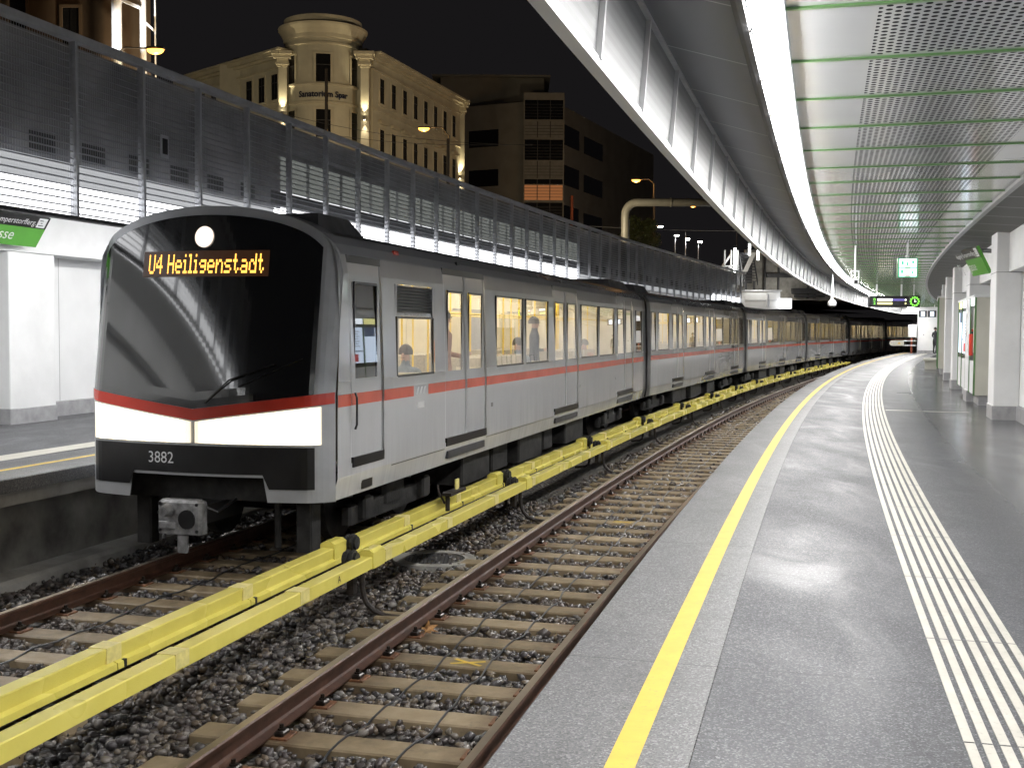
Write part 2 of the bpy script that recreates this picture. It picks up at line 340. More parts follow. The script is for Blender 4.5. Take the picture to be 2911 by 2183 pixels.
M['cream_trim'] = facade('cream_trim', (0.60, 0.56, 0.44))
M['grey_facade'] = facade('grey_facade', (0.28, 0.265, 0.235))
M['brown_facade'] = facade('brown_facade', (0.13, 0.09, 0.06))
M['darkglass'] = simple('dark_window', (0.012, 0.012, 0.013), 0.15, var=0.2)

# ------------------------------------------------------------------ object helpers
class MB:
    def __init__(s): s.v = []; s.f = []; s.m = []; s.uv = []
    def face(s, pts, mi=0, uv=None):
        k = len(s.v); s.v += [tuple(p) for p in pts]; s.f.append(tuple(range(k, k+len(pts)))); s.m.append(mi)
        s.uv += (uv if uv else [(0, 0)]*len(pts))
    def mesh(s, verts, faces, mi=0):
        k = len(s.v); s.v += [tuple(p) for p in verts]
        for f in faces: s.f.append(tuple(k+i for i in f)); s.m.append(mi); s.uv += [(0, 0)]*len(f)
    def box(s, x0, x1, y0, y1, z0, z1, mi=0, fn=None):
        c = [(x, y, z) for z in (z0, z1) for y in (y0, y1) for x in (x0, x1)]
        if fn: c = [fn(*p) for p in c]
        s.mesh(c, [(0, 2, 3, 1), (4, 5, 7, 6), (0, 1, 5, 4), (2, 6, 7, 3), (0, 4, 6, 2), (1, 3, 7, 5)], mi)
    def bevbox(s, x0, x1, y0, y1, z0, z1, b=0.01, mi=0, fn=None):
        # box with chamfered vertical + top edges
        ring = [(x0+b, y0), (x1-b, y0), (x1, y0+b), (x1, y1-b), (x1-b, y1), (x0+b, y1), (x0, y1-b), (x0, y0+b)]
        cx, cy = (x0+x1)/2, (y0+y1)/2
        def ins(r): return [(x+(b if x < cx else -b), y+(b if y < cy else -b)) for x, y in r]
        v = [(x, y, z0) for x, y in ring]+[(x, y, z1-b) for x, y in ring]+[(x, y, z1) for x, y in ins(ring)]
        if fn: v = [fn(*p) for p in v]
        f = [tuple(range(7, -1, -1)), tuple(range(16, 24))]
        for k in range(8):
            j = (k+1) % 8; f += [(k, j, 8+j, 8+k), (8+k, 8+j, 16+j, 16+k)]
        s.mesh(v, f, mi)
    def cyl(s, a, b, r0_, r1_=None, n=12, mi=0, cap=True):
        a = Vector(a); b = Vector(b); r1_ = r0_ if r1_ is None else r1_
        d = (b-a).normalized(); x = d.orthogonal().normalized(); y = d.cross(x)
        v = [a+x*(r0_*math.cos(t))+y*(r0_*math.sin(t)) for t in [2*math.pi*k/n for k in range(n)]]
        v += [b+x*(r1_*math.cos(t))+y*(r1_*math.sin(t)) for t in [2*math.pi*k/n for k in range(n)]]
        f = [(k, (k+1) % n, n+(k+1) % n, n+k) for k in range(n)]
        if cap: f += [tuple(range(n-1, -1, -1)), tuple(range(n, 2*n))]
        s.mesh(v, f, mi)
    def tube(s, pts, r, n=8, mi=0):
        pts = [Vector(p) for p in pts]; v = []; prev = None
        for i, p in enumerate(pts):
            d = (pts[min(i+1, len(pts)-1)]-pts[max(i-1, 0)]).normalized()
            x = (d.orthogonal().normalized() if prev is None else (prev-d*prev.dot(d)).normalized()); prev = x
            y = d.cross(x); rr = r[i] if isinstance(r, (list, tuple)) else r
            v += [p+x*(rr*math.cos(2*math.pi*k/n))+y*(rr*math.sin(2*math.pi*k/n)) for k in range(n)]
        f = []
        for i in range(len(pts)-1):
            for k in range(n): f.append((i*n+k, i*n+(k+1) % n, (i+1)*n+(k+1) % n, (i+1)*n+k))
        f += [tuple(range(n-1, -1, -1)), tuple(range((len(pts)-1)*n, len(pts)*n))]
        s.mesh(v, f, mi)
    def disc(s, c, n_, r, k=24, mi=0, t=0.0):
        c = Vector(c); n_ = Vector(n_).normalized()
        if t: s.cyl(c, c+n_*t, r, n=k, mi=mi)
        else:
            x = n_.orthogonal().normalized(); y = n_.cross(x)
            s.face([c+x*(r*math.cos(2*math.pi*i/k))+y*(r*math.sin(2*math.pi*i/k)) for i in range(k)], mi)
    def build(s, name, mats, parent=None, smooth=False, local=None):
        me = bpy.data.meshes.new(name)
        v = s.v
        if local is not None: inv = local.inverted(); v = [tuple(inv @ Vector(p)) for p in v]
        me.from_pydata(v, [], s.f)
        for m in (mats if isinstance(mats, (list, tuple)) else [mats]): me.materials.append(M[m] if isinstance(m, str) else m)
        me.polygons.foreach_set('material_index', s.m)
        if any(u != (0, 0) for u in s.uv):
            l = me.uv_layers.new(name='UVMap'); l.data.foreach_set('uv', [c for u in s.uv for c in u])
        if smooth:
            me.polygons.foreach_set('use_smooth', [True]*len(s.f))
        me.update()
        o = bpy.data.objects.new(name, me); col.objects.link(o)
        if parent is not None: o.parent = parent
        return o
def tag(o, label, cat, group=None):
    o['label'] = label; o['category'] = cat
    if group: o['group'] = group
    return o
def struct(o): o['kind'] = 'structure'; return o
def thing(name, label, cat, loc=(0, 0, 0), rz=0.0, group=None):
    o = bpy.data.objects.new(name, None); col.objects.link(o); o.location = loc; o.rotation_euler = (0, 0, rz)
    o.empty_display_size = 0.2
    return tag(o, label, cat, group)
def dup(root, loc=None, rz=None, label=None, group=None):
    r = root.copy(); col.objects.link(r)
    if loc is not None: r.location = loc
    if rz is not None: r.rotation_euler = (0, 0, rz)
    if label: r['label'] = label
    if group: r['group'] = group
    for ch in list(root.children):
        c = ch.copy(); col.objects.link(c); c.parent = r
        for g in list(ch.children):
            d = g.copy(); col.objects.link(d); d.parent = c
    return r
def text_mb(mb, s, size, fn, mi=0, align='CENTER', depth=0.0, sx=1.0, bold=0.0):
    cu = bpy.data.curves.new('t', 'FONT'); cu.body = s; cu.size = size; cu.align_x = align; cu.align_y = 'CENTER'; cu.extrude = depth; cu.offset = bold; cu.resolution_u = 3
    o = bpy.data.objects.new('t', cu); col.objects.link(o)
    dg = bpy.context.evaluated_depsgraph_get(); me = bpy.data.meshes.new_from_object(o.evaluated_get(dg))
    mb.mesh([fn(v.co.x*sx, v.co.y, v.co.z) for v in me.vertices], [tuple(p.vertices) for p in me.polygons], mi)
    bpy.data.objects.remove(o); bpy.data.curves.remove(cu); bpy.data.meshes.remove(me)

# ------------------------------------------------------------------ curved alignments
class Line:
    def __init__(self, hd, x0, y0, s0, s1, ds=0.05):
        self.S = np.arange(s0, s1, ds); th = hd(self.S); self.T = th
        tm = (th[1:]+th[:-1])/2
        x = np.concatenate([[0], np.cumsum(np.sin(tm)*ds)]); y = np.concatenate([[0], np.cumsum(np.cos(tm)*ds)])
        i = int(np.argmin(abs(self.S))); self.X = x-x[i]+x0; self.Y = y-y[i]+y0
    def th(self, s): return float(np.interp(s, self.S, self.T))
    def at(self, s, u, z):
        X = float(np.interp(s, self.S, self.X)); Y = float(np.interp(s, self.S, self.Y)); T = self.th(s)
        return (X+u*math.cos(T), Y-u*math.sin(T), z)
def hdP(s):
    sc = np.clip(s, -20, 90)/10
    return 0.2479+0.01738*sc+0.0299*sc**2/20-0.05047*sc**3/300+np.where(s > 90, (s-90)*0.0012, 0)
P = Line(hdP, -1.16547, 0.0, -22, 190)
LX, LT = [-14, 0, 10.4, 31.1, 51.8, 72.5, 93.2, 114, 135], [0.235, 0.262, 0.278, 0.331, 0.380, 0.407, 0.448, 0.48, 0.50]
CARLEN, PITCH = 20.3, 20.7
cars = []
cx, cy = -3.405, 12.43
for k in range(6):
    t_ = float(np.interp(10.35+k*PITCH, LX, LT)); cars.append((cx, cy, t_)); cx += math.sin(t_)*PITCH; cy += math.cos(t_)*PITCH
L = Line(lambda s: np.interp(s, LX, LT), -3.405, 12.43, -25, 135)

def sweep(name, prof, s0, s1, mats, parent=None, ds=0.5, line=P, closed=False, mi=None, caps=False, vu=False, smooth=False):
    mb = MB(); n = max(1, int(round((s1-s0)/ds))); ss = [s0+(s1-s0)*i/n for i in range(n+1)]
    seg = list(range(len(prof)-1))+([len(prof)-1] if closed else [])
    acc = [0]
    for i in range(len(prof)): j = (i+1) % len(prof); acc.append(acc[-1]+math.hypot(prof[j][0]-prof[i][0], prof[j][1]-prof[i][1]))
    rows = [[line.at(s, u, z) for u, z in prof] for s in ss]
    for a in range(n):
        for q in seg:
            j = (q+1) % len(prof)
            ua, ub = (prof[q][0], prof[j][0]) if vu else (acc[q], acc[q+1])
            mb.face([rows[a][q], rows[a][j], rows[a+1][j], rows[a+1][q]], mi[q] if mi else 0,
                    [(ss[a], ua), (ss[a], ub), (ss[a+1], ub), (ss[a+1], ua)])
    if caps or closed:
        mb.face(rows[0][::-1], 0); mb.face(rows[-1], 0)
    o = mb.build(name, mats, parent)
    if smooth: o.data.polygons.foreach_set('use_smooth', [True]*len(o.data.polygons))
    return o
def PF(x, y, z): return P.at(y, x, z)     # (u, s, z) -> world
def LF(x, y, z): return L.at(y, x, z)

# ------------------------------------------------------------------ ground, platforms
g = MB(); g.face([(-400, -60, -1.6), (400, -60, -1.6), (400, 600, -1.6), (-400, 600, -1.6)])
struct(g.build('ground', 'bed'))
struct(sweep('track_bed', [(-7.6, -1.21), (-5.4, -1.19), (-3.3, -1.22), (0.4, -1.19)], -18, 150, ['bed'], ds=1))
# right platform
struct(sweep('platform', [(0.735, 0.0), (4.8, 0.0)], -18, 96, ['floor'], vu=True))
struct(sweep('platform_edge', [(0.35, -1.3), (0.35, -0.22), (0.0, -0.20), (0.0, -0.012), (0.012, 0.0), (0.732, 0.0)], -18, 96, ['edge'], ds=0.4))
struct(sweep('platform_edge_gap', [(0.7325, -0.01), (0.7348, -0.01)], -18, 96, ['dark']))
struct(sweep('yellow_line', [(0.435, 0.004), (0.545, 0.004)], -18, 94, ['yellow_paint'], ds=0.4))
for i in range(7):
    mb = MB(); u0 = 1.745+i*0.0655; s = -7.61
    while s < 90:
        e = min(s+1.565, 90); n = 4
        for k in range(n):
            a, b = s+(e-s)*k/n, s+(e-s)*(k+1)/n
            c = [P.at(a, u0, .006), P.at(a, u0+.040, .006), P.at(b, u0+.040, .006), P.at(b, u0, .006)]
            mb.face(c); lo = [(x, y, 0.001) for x, y, z in c]
            mb.face([lo[0], c[0], c[3], lo[3]]); mb.face([c[1], lo[1], lo[2], c[2]])
        s += 1.577
    o = struct(mb.build('tactile_line', 'ivory'))
for s_, ua, ub, wd in ((24.9, 2.2, 2.72, 0.24), (24.8, 2.72, 3.78, 0.11), (44.3, 3.0, 3.72, 0.12), (67.2, 2.2, 2.95, 0.14)):
    mb = MB(); mb.face([P.at(s_-wd/2, ua, .005), P.at(s_-wd/2, ub, .005), P.at(s_+wd/2, ub, .005), P.at(s_+wd/2, ua, .005)])
    struct(mb.build('floor_marking', 'ivory'))
mb = MB()
for k in range(9): mb.box(2.55+k*0.04, 2.575+k*0.04, 31.95, 32.3, 0.001, 0.006, 0, PF)
tag(mb.build('floor_drain', 'dark'), 'small dark slotted drain in the wet grey floor of the right platform', 'drain')
# left platform
struct(sweep('platform', [(-7.75, 0.0), (-12.4, 0.0)], -5, 75, ['floor'], vu=True))
struct(sweep('platform_edge', [(-7.22, -1.25), (-7.22, -0.30), (-7.10, -0.30), (-7.10, -0.155), (-7.05, -0.15), (-7.05, -0.01), (-7.065, 0.0), (-7.75, 0.0)], -5, 100, ['pit_wall', 'concrete', 'edge'], ds=0.6, mi=[0, 0, 1, 1, 2, 2, 2, 2]))
struct(sweep('yellow_line', [(-7.55, 0.004), (-7.64, 0.004)], -5, 75, ['yellow_paint']))
struct(sweep('tactile_strip', [(-8.22, 0.005), (-8.62, 0.005)], -5, 75, ['ivory']))
struct(sweep('track_kerb', [(-7.22, -1.02), (-6.95, -1.04), (-6.9, -1.08), (-6.9, -1.25)], -5, 100, ['concrete'], ds=1))

# ------------------------------------------------------------------ rails
def rail_prof(c, zt=-0.95, h=0.168):
    zb = zt-h
    return [(c-.075, zb), (c-.075, zb+.010), (c-.02, zb+.028), (c-.009, zb+.045), (c-.009, zt-.050), (c-.036, zt-.038), (c-.037, zt-.012), (c-.028, zt-.001),
            (c+.028, zt-.001), (c+.037, zt-.012), (c+.036, zt-.038), (c+.009, zt-.050), (c+.009, zb+.045), (c+.02, zb+.028), (c+.075, zb+.010), (c+.075, zb)]
RM = [0]*7+[1]+[0]*8
def rail(line, c, s0, s1, label):
    o = sweep('rail', rail_prof(c), s0, s1, ['rail', 'rail_top'], line=line, ds=0.5, closed=True, mi=RM); return tag(o, label, 'rail')
rail(P, -0.79, -18, 130, 'brown steel rail right beside the edge of the right platform')
rail(P, -2.37, -18, 130, 'brown steel rail of the empty track on the side of the yellow covers')
rail(L, 1.07, -22, 125, 'rail under the train nearest the yellow covers, mostly hidden behind them')
rail(L, -0.51, -22, 125, 'shiny topped rusty rail under the train beside the left platform wall')

# sleepers
def make_sleeper(name, label, group):
    t = thing(name, label, 'sleeper', group=group)
    mb = MB(); mb.bevbox(-1.3, 1.3, -0.135, 0.135, -0.16, 0.0, 0.012); b = mb.build('beam', 'sleeper', t)
    for sx in (-0.79, 0.79):
        mb = MB(); mb.bevbox(sx-.19, sx+.19, -.085, .085, 0.0005, 0.014, 0.004); mb.build('baseplate', 'baseplate', t)
        for q in (-1, 1):
            mb = MB(); x = sx+q*0.115
            mb.bevbox(x-.035, x+.035, -.055, .055, .014, .045, .01); mb.cyl((x, 0, .04), (x, 0, .085), .016, n=6); mb.cyl((x, 0, .045), (x, 0, .058), .028, n=8); mb.build('rail_clip', 'bolt', t)
    return t
sl0 = make_sleeper('sleeper', 'brown rust stained sleeper crossing under the rails of the empty right track', 'sleepers of the empty track')
used = False
s = 7.16+0.05-0.652*7
SL = []
while s < 92:
    SL.append(s); s += 0.652
for i, s in enumerate(SL):
    far = s > 48
    loc = P.at(s, -1.58, -1.128); rz = -P.th(s)
    if not used: o = sl0; o.location = loc; o.rotation_euler = (0, 0, rz); used = True
    elif not far: o = dup(sl0, loc, rz)
    else:
        o = dup(sl0, loc, rz)
    for key in (9.1, 16.2):
        if abs(s-key) < 0.3 and not o.get('marked'):
            o['label'] = 'sleeper with the larger yellow painted cross, near the foreground' if key < 10 else 'sleeper with a faint yellow painted cross farther down the empty track'
            o['marked'] = 1
            mb = MB()
            for a in (0.5, -0.5):
                ca, sa = math.cos(a), math.sin(a)
                def xf(x, y, z, ca=ca, sa=sa): return (x*ca-y*sa+0.02, (x*sa+y*ca), z)
                c = [xf(-.15, -.018, .0035), xf(.15, -.022, .0035), xf(.15, .016, .0035), xf(-.15, .02, .0035)]
                if a < 0: c = [(x, y, z+.001) for x, y, z in c]
                mb.face([(x, y*0.9, z) for x, y, z in c])
            mb.build('paint_cross', 'yellow_paint', o)
    if 'marked' in o: del o['marked']
sl1 = None
s = -9.6
while s < 5.0:
    loc = L.at(s, 0.28, -1.128); rz = -L.th(s)
    if sl1 is None:
        sl1 = dup(sl0, loc, rz, 'brown sleeper under the track in front of the train beside the left platform', 'sleepers of the train track')
    else: dup(sl1, loc, rz)
    s += 0.652

# ------------------------------------------------------------------ ballast
def ballast():
    ico = []
    ph = (1+5**.5)/2
    base = np.array([(-1, ph, 0), (1, ph, 0), (-1, -ph, 0), (1, -ph, 0), (0, -1, ph), (0, 1, ph), (0, -1, -ph), (0, 1, -ph), (ph, 0, -1), (ph, 0, 1), (-ph, 0, -1), (-ph, 0, 1)])/1.9
    fc = np.array([(0, 11, 5), (0, 5, 1), (0, 1, 7), (0, 7, 10), (0, 10, 11), (1, 5, 9), (5, 11, 4), (11, 10, 2), (10, 7, 6), (7, 1, 8), (3, 9, 4), (3, 4, 2), (3, 2, 6), (3, 6, 8), (3, 8, 9), (4, 9, 5), (2, 4, 11), (6, 2, 10), (8, 6, 7), (9, 8, 1)])
    zones = [(P, -3.15, -0.25, 3.6, 10, 420, .030), (P, -3.15, -0.25, 10, 17, 330, .033), (P, -3.15, -0.25, 17, 32, 170, .040), (P, -3.1, -0.3, 32, 60, 70, .055),
             (P, -3.95, -3.15, 4.5, 18, 300, .033), (L, -2.0, 1.5, -9.5, -1.5, 330, .034), (L, -2.0, 1.5, -1.5, 4.5, 160, .036)]
    V = []; F = []; k = 0
    SLp = np.array(SL)
    for line, u0, u1, s0, s1, dens, rad in zones:
        rad *= 1.22; dens *= 0.85
        n = int((u1-u0)*(s1-s0)*dens); u = rng.uniform(u0, u1, n); s = rng.uniform(s0, s1, n)
        r = rad*rng.uniform(0.6, 1.35, n)
        z = -1.185+rng.uniform(-0.01, 0.045, n)
        if line is P:
            inside = (np.abs(s[:, None]-SLp[None]).min(1) < 0.135+0.6*r) & (u < -0.28+.4*r) & (u > -2.88-.4*r)
            hump = np.exp(-((u+3.4)/0.3)**2)*-0.02
        else:
            sl = -9.6+0.652*np.round((s+9.6)/0.652)
            inside = (np.abs(s-sl) < 0.135+0.6*r) & (np.abs(u-.28) < 1.3+.4*r); hump = 0
        nearrail = np.zeros(n, bool)
        for c in ((-0.79, -2.37) if line is P else (-0.51, 1.07)): nearrail |= np.abs(u-c) < 0.07+0.3*r
        keep = ~inside & ~nearrail
        u, s, r, z = u[keep], s[keep], r[keep], (z+hump)[keep]; n = len(u)
        T = np.interp(s, line.S, line.T); X = np.interp(s, line.S, line.X)+u*np.cos(T); Y = np.interp(s, line.S, line.Y)-u*np.sin(T)
        A = rng.normal(size=(n, 3, 3)); Q, _ = np.linalg.qr(A)
        sc = rng.uniform(0.6, 1.25, (n, 1, 3)); jit = 1+rng.uniform(-0.42, 0.34, (n, 12, 1))
        vv = (base[None]*jit*sc)@Q; vv[:, :, 2] *= 0.75
        vv = vv*r[:, None, None]+np.stack([X, Y, z], -1)[:, None]
        V.append(vv.reshape(-1, 3)); F.append((fc[None]+(k+np.arange(n)*12)[:, None, None]).reshape(-1, 3)); k += n*12
    V = np.concatenate(V); F = np.concatenate(F)
    me = bpy.data.meshes.new('gravel'); me.vertices.add(len(V)); me.vertices.foreach_set('co', V.ravel())
    me.loops.add(len(F)*3); me.loops.foreach_set('vertex_index', F.ravel().astype(np.int32))
    me.polygons.add(len(F)); me.polygons.foreach_set('loop_start', np.arange(len(F), dtype=np.int32)*3)
    me.materials.append(M['stone']); me.update(calc_edges=True)
    o = bpy.data.objects.new('gravel', me); col.objects.link(o); tag(o, 'grey and brown track ballast stones lying between and beside the sleepers', 'gravel'); o['kind'] = 'stuff'
ballast()

# cables on the sleepers
for u, lab in ((-1.80, 'thin black cable laid along the sleepers, the left one of the pair'), (-1.36, 'thin black cable laid along the sleepers nearer the right platform')):
    pts = []; s = 2.5
    while s < 60:
        fr = ((s-SL[0])/0.652) % 1; sag = -0.028*math.sin(math.pi*min(1, max(0, (fr-0.2)/0.6))) if 0.2 < fr < 0.8 else 0
        pts.append(P.at(s, u+0.022*math.sin(s*1.9+u*5)+0.012*math.sin(s*5.1), -1.118+sag)); s += 0.13
    mb = MB(); mb.tube(pts, 0.0085, 6); tag(mb.build('cable', 'cable'), lab, 'cable')
mb = MB(); mb.tube([L.at(-9.5+.14*k, .15+.03*math.sin(k*.5)+.015*math.sin(k*1.7), -1.115-.012*abs(math.sin(k*.67))) for k in range(100)], .009, 6)
tag(mb.build('cable', 'cable'), 'thin black cable across the sleepers in front of the train beside the left platform', 'cable')
# leaf
def leaf():
    mb = MB(); pts = []
    rad = [1, .45, .95, .5, .8, .35, .45, .15, .45, .35, .8, .5, .95, .45]
    for k, r_ in enumerate(rad):
        a = 2*math.pi*k/len(rad); pts.append((0.12*r_*math.cos(a), 0.12*r_*math.sin(a), 0.03+0.035*math.sin(a*3)*r_+random.uniform(0, .02)))
    c = (0, 0, 0.03)
    for k in range(len(pts)): mb.face([c, pts[k], pts[(k+1) % len(pts)]])
    mb.tube([(0, 0, .03), (-.06, 0.02, .012), (-.13, .04, .015)], .003, 5)
    o = mb.build('leaf', 'leaf'); o.location = P.at(9.86, -2.16, -1.10); o.rotation_euler = (0.3, -0.2, 0.6)
    tag(o, 'curled brown dry leaf lying against the rail of the empty track', 'leaf')
leaf()
# manhole
t = thing('manhole', 'round drain cover with pale concrete rim beside the yellow third rail covers', 'manhole', P.at(13.15, -3.25, -1.17))
mb = MB(); n = 28
for k in range(n):
    a, b = 2*math.pi*k/n, 2*math.pi*(k+1)/n
    f = lambda r_, a_, z: (r_*math.cos(a_), r_*math.sin(a_), z)
    mb.face([f(.36, a, .04), f(.50, a, .04), f(.50, b, .04), f(.36, b, .04)]); mb.face([f(.50, a, .04), f(.50, a, -.05), f(.50, b, -.05), f(.50, b, .04)])
    mb.face([f(.36, a, .01), f(.36, a, .04), f(.36, b, .04), f(.36, b, .01)])
mb.build('rim', 'concrete', t)
mb = MB()
for k in range(-7, 8):
    h_ = math.sqrt(max(0, .35**2-(k*.047)**2)); mb.box(k*.047-.014, k*.047+.014, -h_, h_, .0, .03); mb.box(-h_, h_, k*.047-.014, k*.047+.014, .0, .027)
mb.build('grate', 'dark', t)

# ------------------------------------------------------------------ third rail covers
JK = 10
JT = [-10.0+1.905*k for k in range(52)]
def third_rail(name_u, label, sign, kn_off):
    # name_u: right top edge u ; profile
    t = thing('third_rail_cover', label, 'rail cover')
    uR = name_u; z1 = -0.595; uL = uR-0.135
    for k in range(len(JT)-1):
        a, b = JT[k], JT[k+1]
        if sign < 0:   # far one: deep side, ledge and lower box
            prof = [(uL, z1-.11), (uL, z1-.008), (uL+.008, z1), (uR-.008, z1), (uR, z1-.008), (uR-.012, z1-.105), (uR+.028, z1-.120), (uR+.032, z1-.165), (uR-.02, z1-.165), (uL, z1-.165)]
        else:
            prof = [(uL, z1-.11), (uL, z1-.008), (uL+.008, z1), (uR-.008, z1), (uR, z1-.008), (uR, z1-.115), (uR-.03, z1-.118), (uL+.02, z1-.118)]
        o = sweep('cover_section', prof, a+.006, b-.006, ['cover'], t, ds=0.95, closed=True)
        # strap
        mb = MB(); e = .004
        mb.box(uL-e, uR+e, b-.085, b+.085, z1-.105, z1+.004, 0, PF); mb.build('strap', 'strap', t)
        if sign < 0:
            mb = MB(); mb.box(uR-.02, uR+.034, b+.075, b+.105, z1-.167, z1-.112, 0, PF); mb.build('joint_gap', 'rubber', t)
        if (k % 3) == (JK % 3):
            s0 = b+0.02
            mb = MB()
            pr = [(uL-.01, z1-.10), (uL-.01, z1+.035), (uL+.03, z1+.062), (uR-.03, z1+.062), (uR+.012, z1+.035), (uR+.012, z1-.118)]
            a0, a1 = s0-.17-kn_off, s0+.12-kn_off
            r0_ = [PF(x, a0, z) for x, z in pr]; r1_ = [PF(x, a1, z) for x, z in pr]
            for q in range(len(pr)):
                j = (q+1) % len(pr); mb.face([r0_[q], r0_[j], r1_[j], r1_[q]])
            mb.face(r0_[::-1]); mb.face(r1_); mb.build('cover_hood', 'cover', t)
            # insulator drum facing the gap between covers
            ui = (uR+.02) if sign < 0 else (uL-.02); d = 1 if sign < 0 else -1
            mb = MB(); sc = s0+0.20-kn_off if sign < 0 else s0-.30-kn_off
            for q, r_ in enumerate((.064, .088, .070, .090, .068)):
                mb.cyl(PF(ui-d*.06+d*q*.028, sc, z1-.005), PF(ui-d*.06+d*(q+1)*.028, sc, z1-.005), r_, n=14)
            mb.build('insulator', 'rubber', t)
            mb = MB(); pts = []
            uo = ui+d*.02
            for q in range(4): pts.append(PF(uo, sc, z1-.03-q*.1))
            arm = [(uo, -1.0), (uo+.03, -1.07), (uo+.12, -1.12), (uo+.28, -1.145), (uo+.46, -1.15)] if sign > 0 else [(uo, -1.0), (uo-.02, -1.08), (uo-.1, -1.13), (uo-.3, -1.15)]
            if sign > 0: pts = [PF(uR-.05, sc, z1-.12), PF(uR-.05, sc, z1-.25), PF(uR-.03, sc, z1-.36)]; arm = [(uR+.0, -1.02), (uR+.06, -1.09), (uR+.17, -1.135), (uR+.33, -1.15), (uR+.5, -1.155)]
            pts += [PF(x, sc+.02*i_, z) for i_, (x, z) in enumerate(arm)]
            mb.tube(pts, .027, 8); mb.box(ui-.035, ui+.035, sc-.045, sc+.045, z1-.34, z1-.04, 0, PF)
            mb.build('bracket_arm', 'bracket', t)
    return t
TA = third_rail(-3.49, 'yellow third rail cover closest to the train, with a lower ledge along it', -1, 0.0)
TB = third_rail(-2.96, 'flat topped yellow third rail cover nearer the empty track', 1, 0.28)
mb = MB()
text_mb(mb, 'A', 0.10, lambda x, y, z: PF(-2.9555, 9.75+x, -0.652+y*0.9), align='CENTER'); mb.build('warning_mark', 'bracket', TB)
sweep('conductor_rail', [(-3.60, -.80), (-3.60, -.74), (-3.52, -.74), (-3.52, -.80)], -9, 88, ['dark'], TA, ds=1, closed=True)
mb = MB(); f = PF
mb.cyl(f(-3.38, 14.0, -.70), f(-3.38, 14.0, -.50), .03, n=8, mi=1); mb.box(-3.42, -3.30, 13.9, 14.5, -.50, -.46, 1, f)
mb.box(-3.37, -3.35, 14.25, 14.37, -.46, -.33, 0, f); mb.tube([f(-3.4, 13.95, -.6), f(-3.5, 14.0, -.47), f(-3.55, 14.1, -.40)], .015, 6, 1)
tag(mb.build('rail_warning_tab', ['strap', 'bracket']), 'small yellow tab on a black bracket above the yellow covers', 'bracket')

# ------------------------------------------------------------------ right canopy
C0, C1 = -6.0, 93.0
cn = thing('platform_canopy', 'curved station canopy over the right platform with perforated ceiling and green ribs', 'canopy')
sweep('ceiling_panel', [(0.955, 3.48), (3.43, 3.48)], C0, C1, ['ceiling'], cn, vu=True)
s = 7.26-1.366*9; kk = 0
while s < 92.5:
    mb = MB(); a, b = s-.019, s+.019
    for q in range(5):
        u0, u1 = .955+q*.495, .955+(q+1)*.495
        mb.box(u0, u1, a, b, 3.466, 3.4795, 0, PF)
    mb.build('green_rib', 'green', cn); s += 1.366
# lamp trough
sweep('lamp_trough', [(0.665, 3.62), (0.67, 3.405), (0.70, 3.40), (0.738, 3.40), (0.74, 3.44), (0.925, 3.44), (0.935, 3.415), (0.955, 3.42), (0.955, 3.62)], C0, C1, ['lip', 'white'], cn, mi=[0, 0, 0, 0, 1, 1, 1, 1, 1])
sweep('lamp_strip', [(0.748, 3.439), (0.750, 3.403), (0.906, 3.378), (0.915, 3.439)], C0, C1, ['strip'], cn)
s = 7.34-1.385*9
mb = MB()
while s < 92.5:
    p = P.at(s, 0.83, 3.391); mb.cyl(p, (p[0], p[1], p[2]-.024), .075, .058, n=20); s += 1.385
dsc = mb.build('lamp_disc', 'lamp_disc', cn)
mb = MB(); s = 7.34-1.385*7
while s < 60:
    for k in range(20):
        a, b = 2*math.pi*k/20, 2*math.pi*(k+1)/20; q = lambda r_, a_, z: P.at(s+r_*math.sin(a_), .83+r_*math.cos(a_), z)
        mb.face([q(.076, a, 3.376), q(.092, a, 3.378), q(.092, b, 3.378), q(.076, b, 3.376)])
    mb.box(.745, .918, s+.67, s+.685, 3.374, 3.405, 0, PF); s += 1.385
mb.build('lamp_ring', 'white', cn)
mb = MB(); s = -2.0
while s < 60:
    for u in (.762, .897): mb.box(u-.006, u+.006, s, s+.055, 3.366, 3.40, 0, PF)
    s += .115
mb.build('lamp_clip', 'steel', cn)
sweep('soffit_panel', [(0.10, 3.60), (0.70, 3.42)], C0, C1, ['soffit'], cn)
sweep('fascia_frame', [(-0.025, 3.10), (-0.025, 2.965), (0.05, 2.962), (0.055, 2.99), (0.045, 3.02), (0.03, 3.02), (0.03, 3.10)], C0, C1, ['white'], cn, closed=True)
sweep('fascia_top_rail', [(0.03, 3.585), (0.11, 3.58), (0.11, 3.66), (-0.025, 3.66)], C0, C1, ['steel'], cn)
s = 6.23-1.484*8
while s < 92.5:
    sweep('fascia_panel', [(0.033, 3.02), (0.075, 3.60)], s+.02, s+1.464, ['fascia'], cn, ds=0.75)
    mb = MB(); mb.box(0.028, 0.062, s-.018, s+.018, 3.0, 3.0, 0, PF)
    c = [P.at(a, u+sh, z) for (z, sh) in ((3.0, 0), (3.6, .042)) for a in (s-.018, s+.018) for u in (0.03, 0.062)]
    mb = MB(); mb.mesh(c, [(0, 2, 3, 1), (4, 5, 7, 6), (0, 1, 5, 4), (2, 6, 7, 3), (0, 4, 6, 2), (1, 3, 7, 5)]); mb.build('fascia_post', 'fpost', cn)
    s += 1.484
sweep('outer_fascia', [(-0.03, 3.10), (-0.03, 4.1)], C0, C1, ['slat'], cn)
sweep('roof_slab', [(-0.03, 4.1), (5.0, 4.1), (5.0, 3.75), (-0.03, 3.75)], C0, C1, ['dark'], cn, closed=True)
sweep('ceiling_trim', [(3.43, 3.62), (3.43, 3.435), (3.50, 3.43), (3.50, 3.62)], C0, C1, ['steel'], cn)
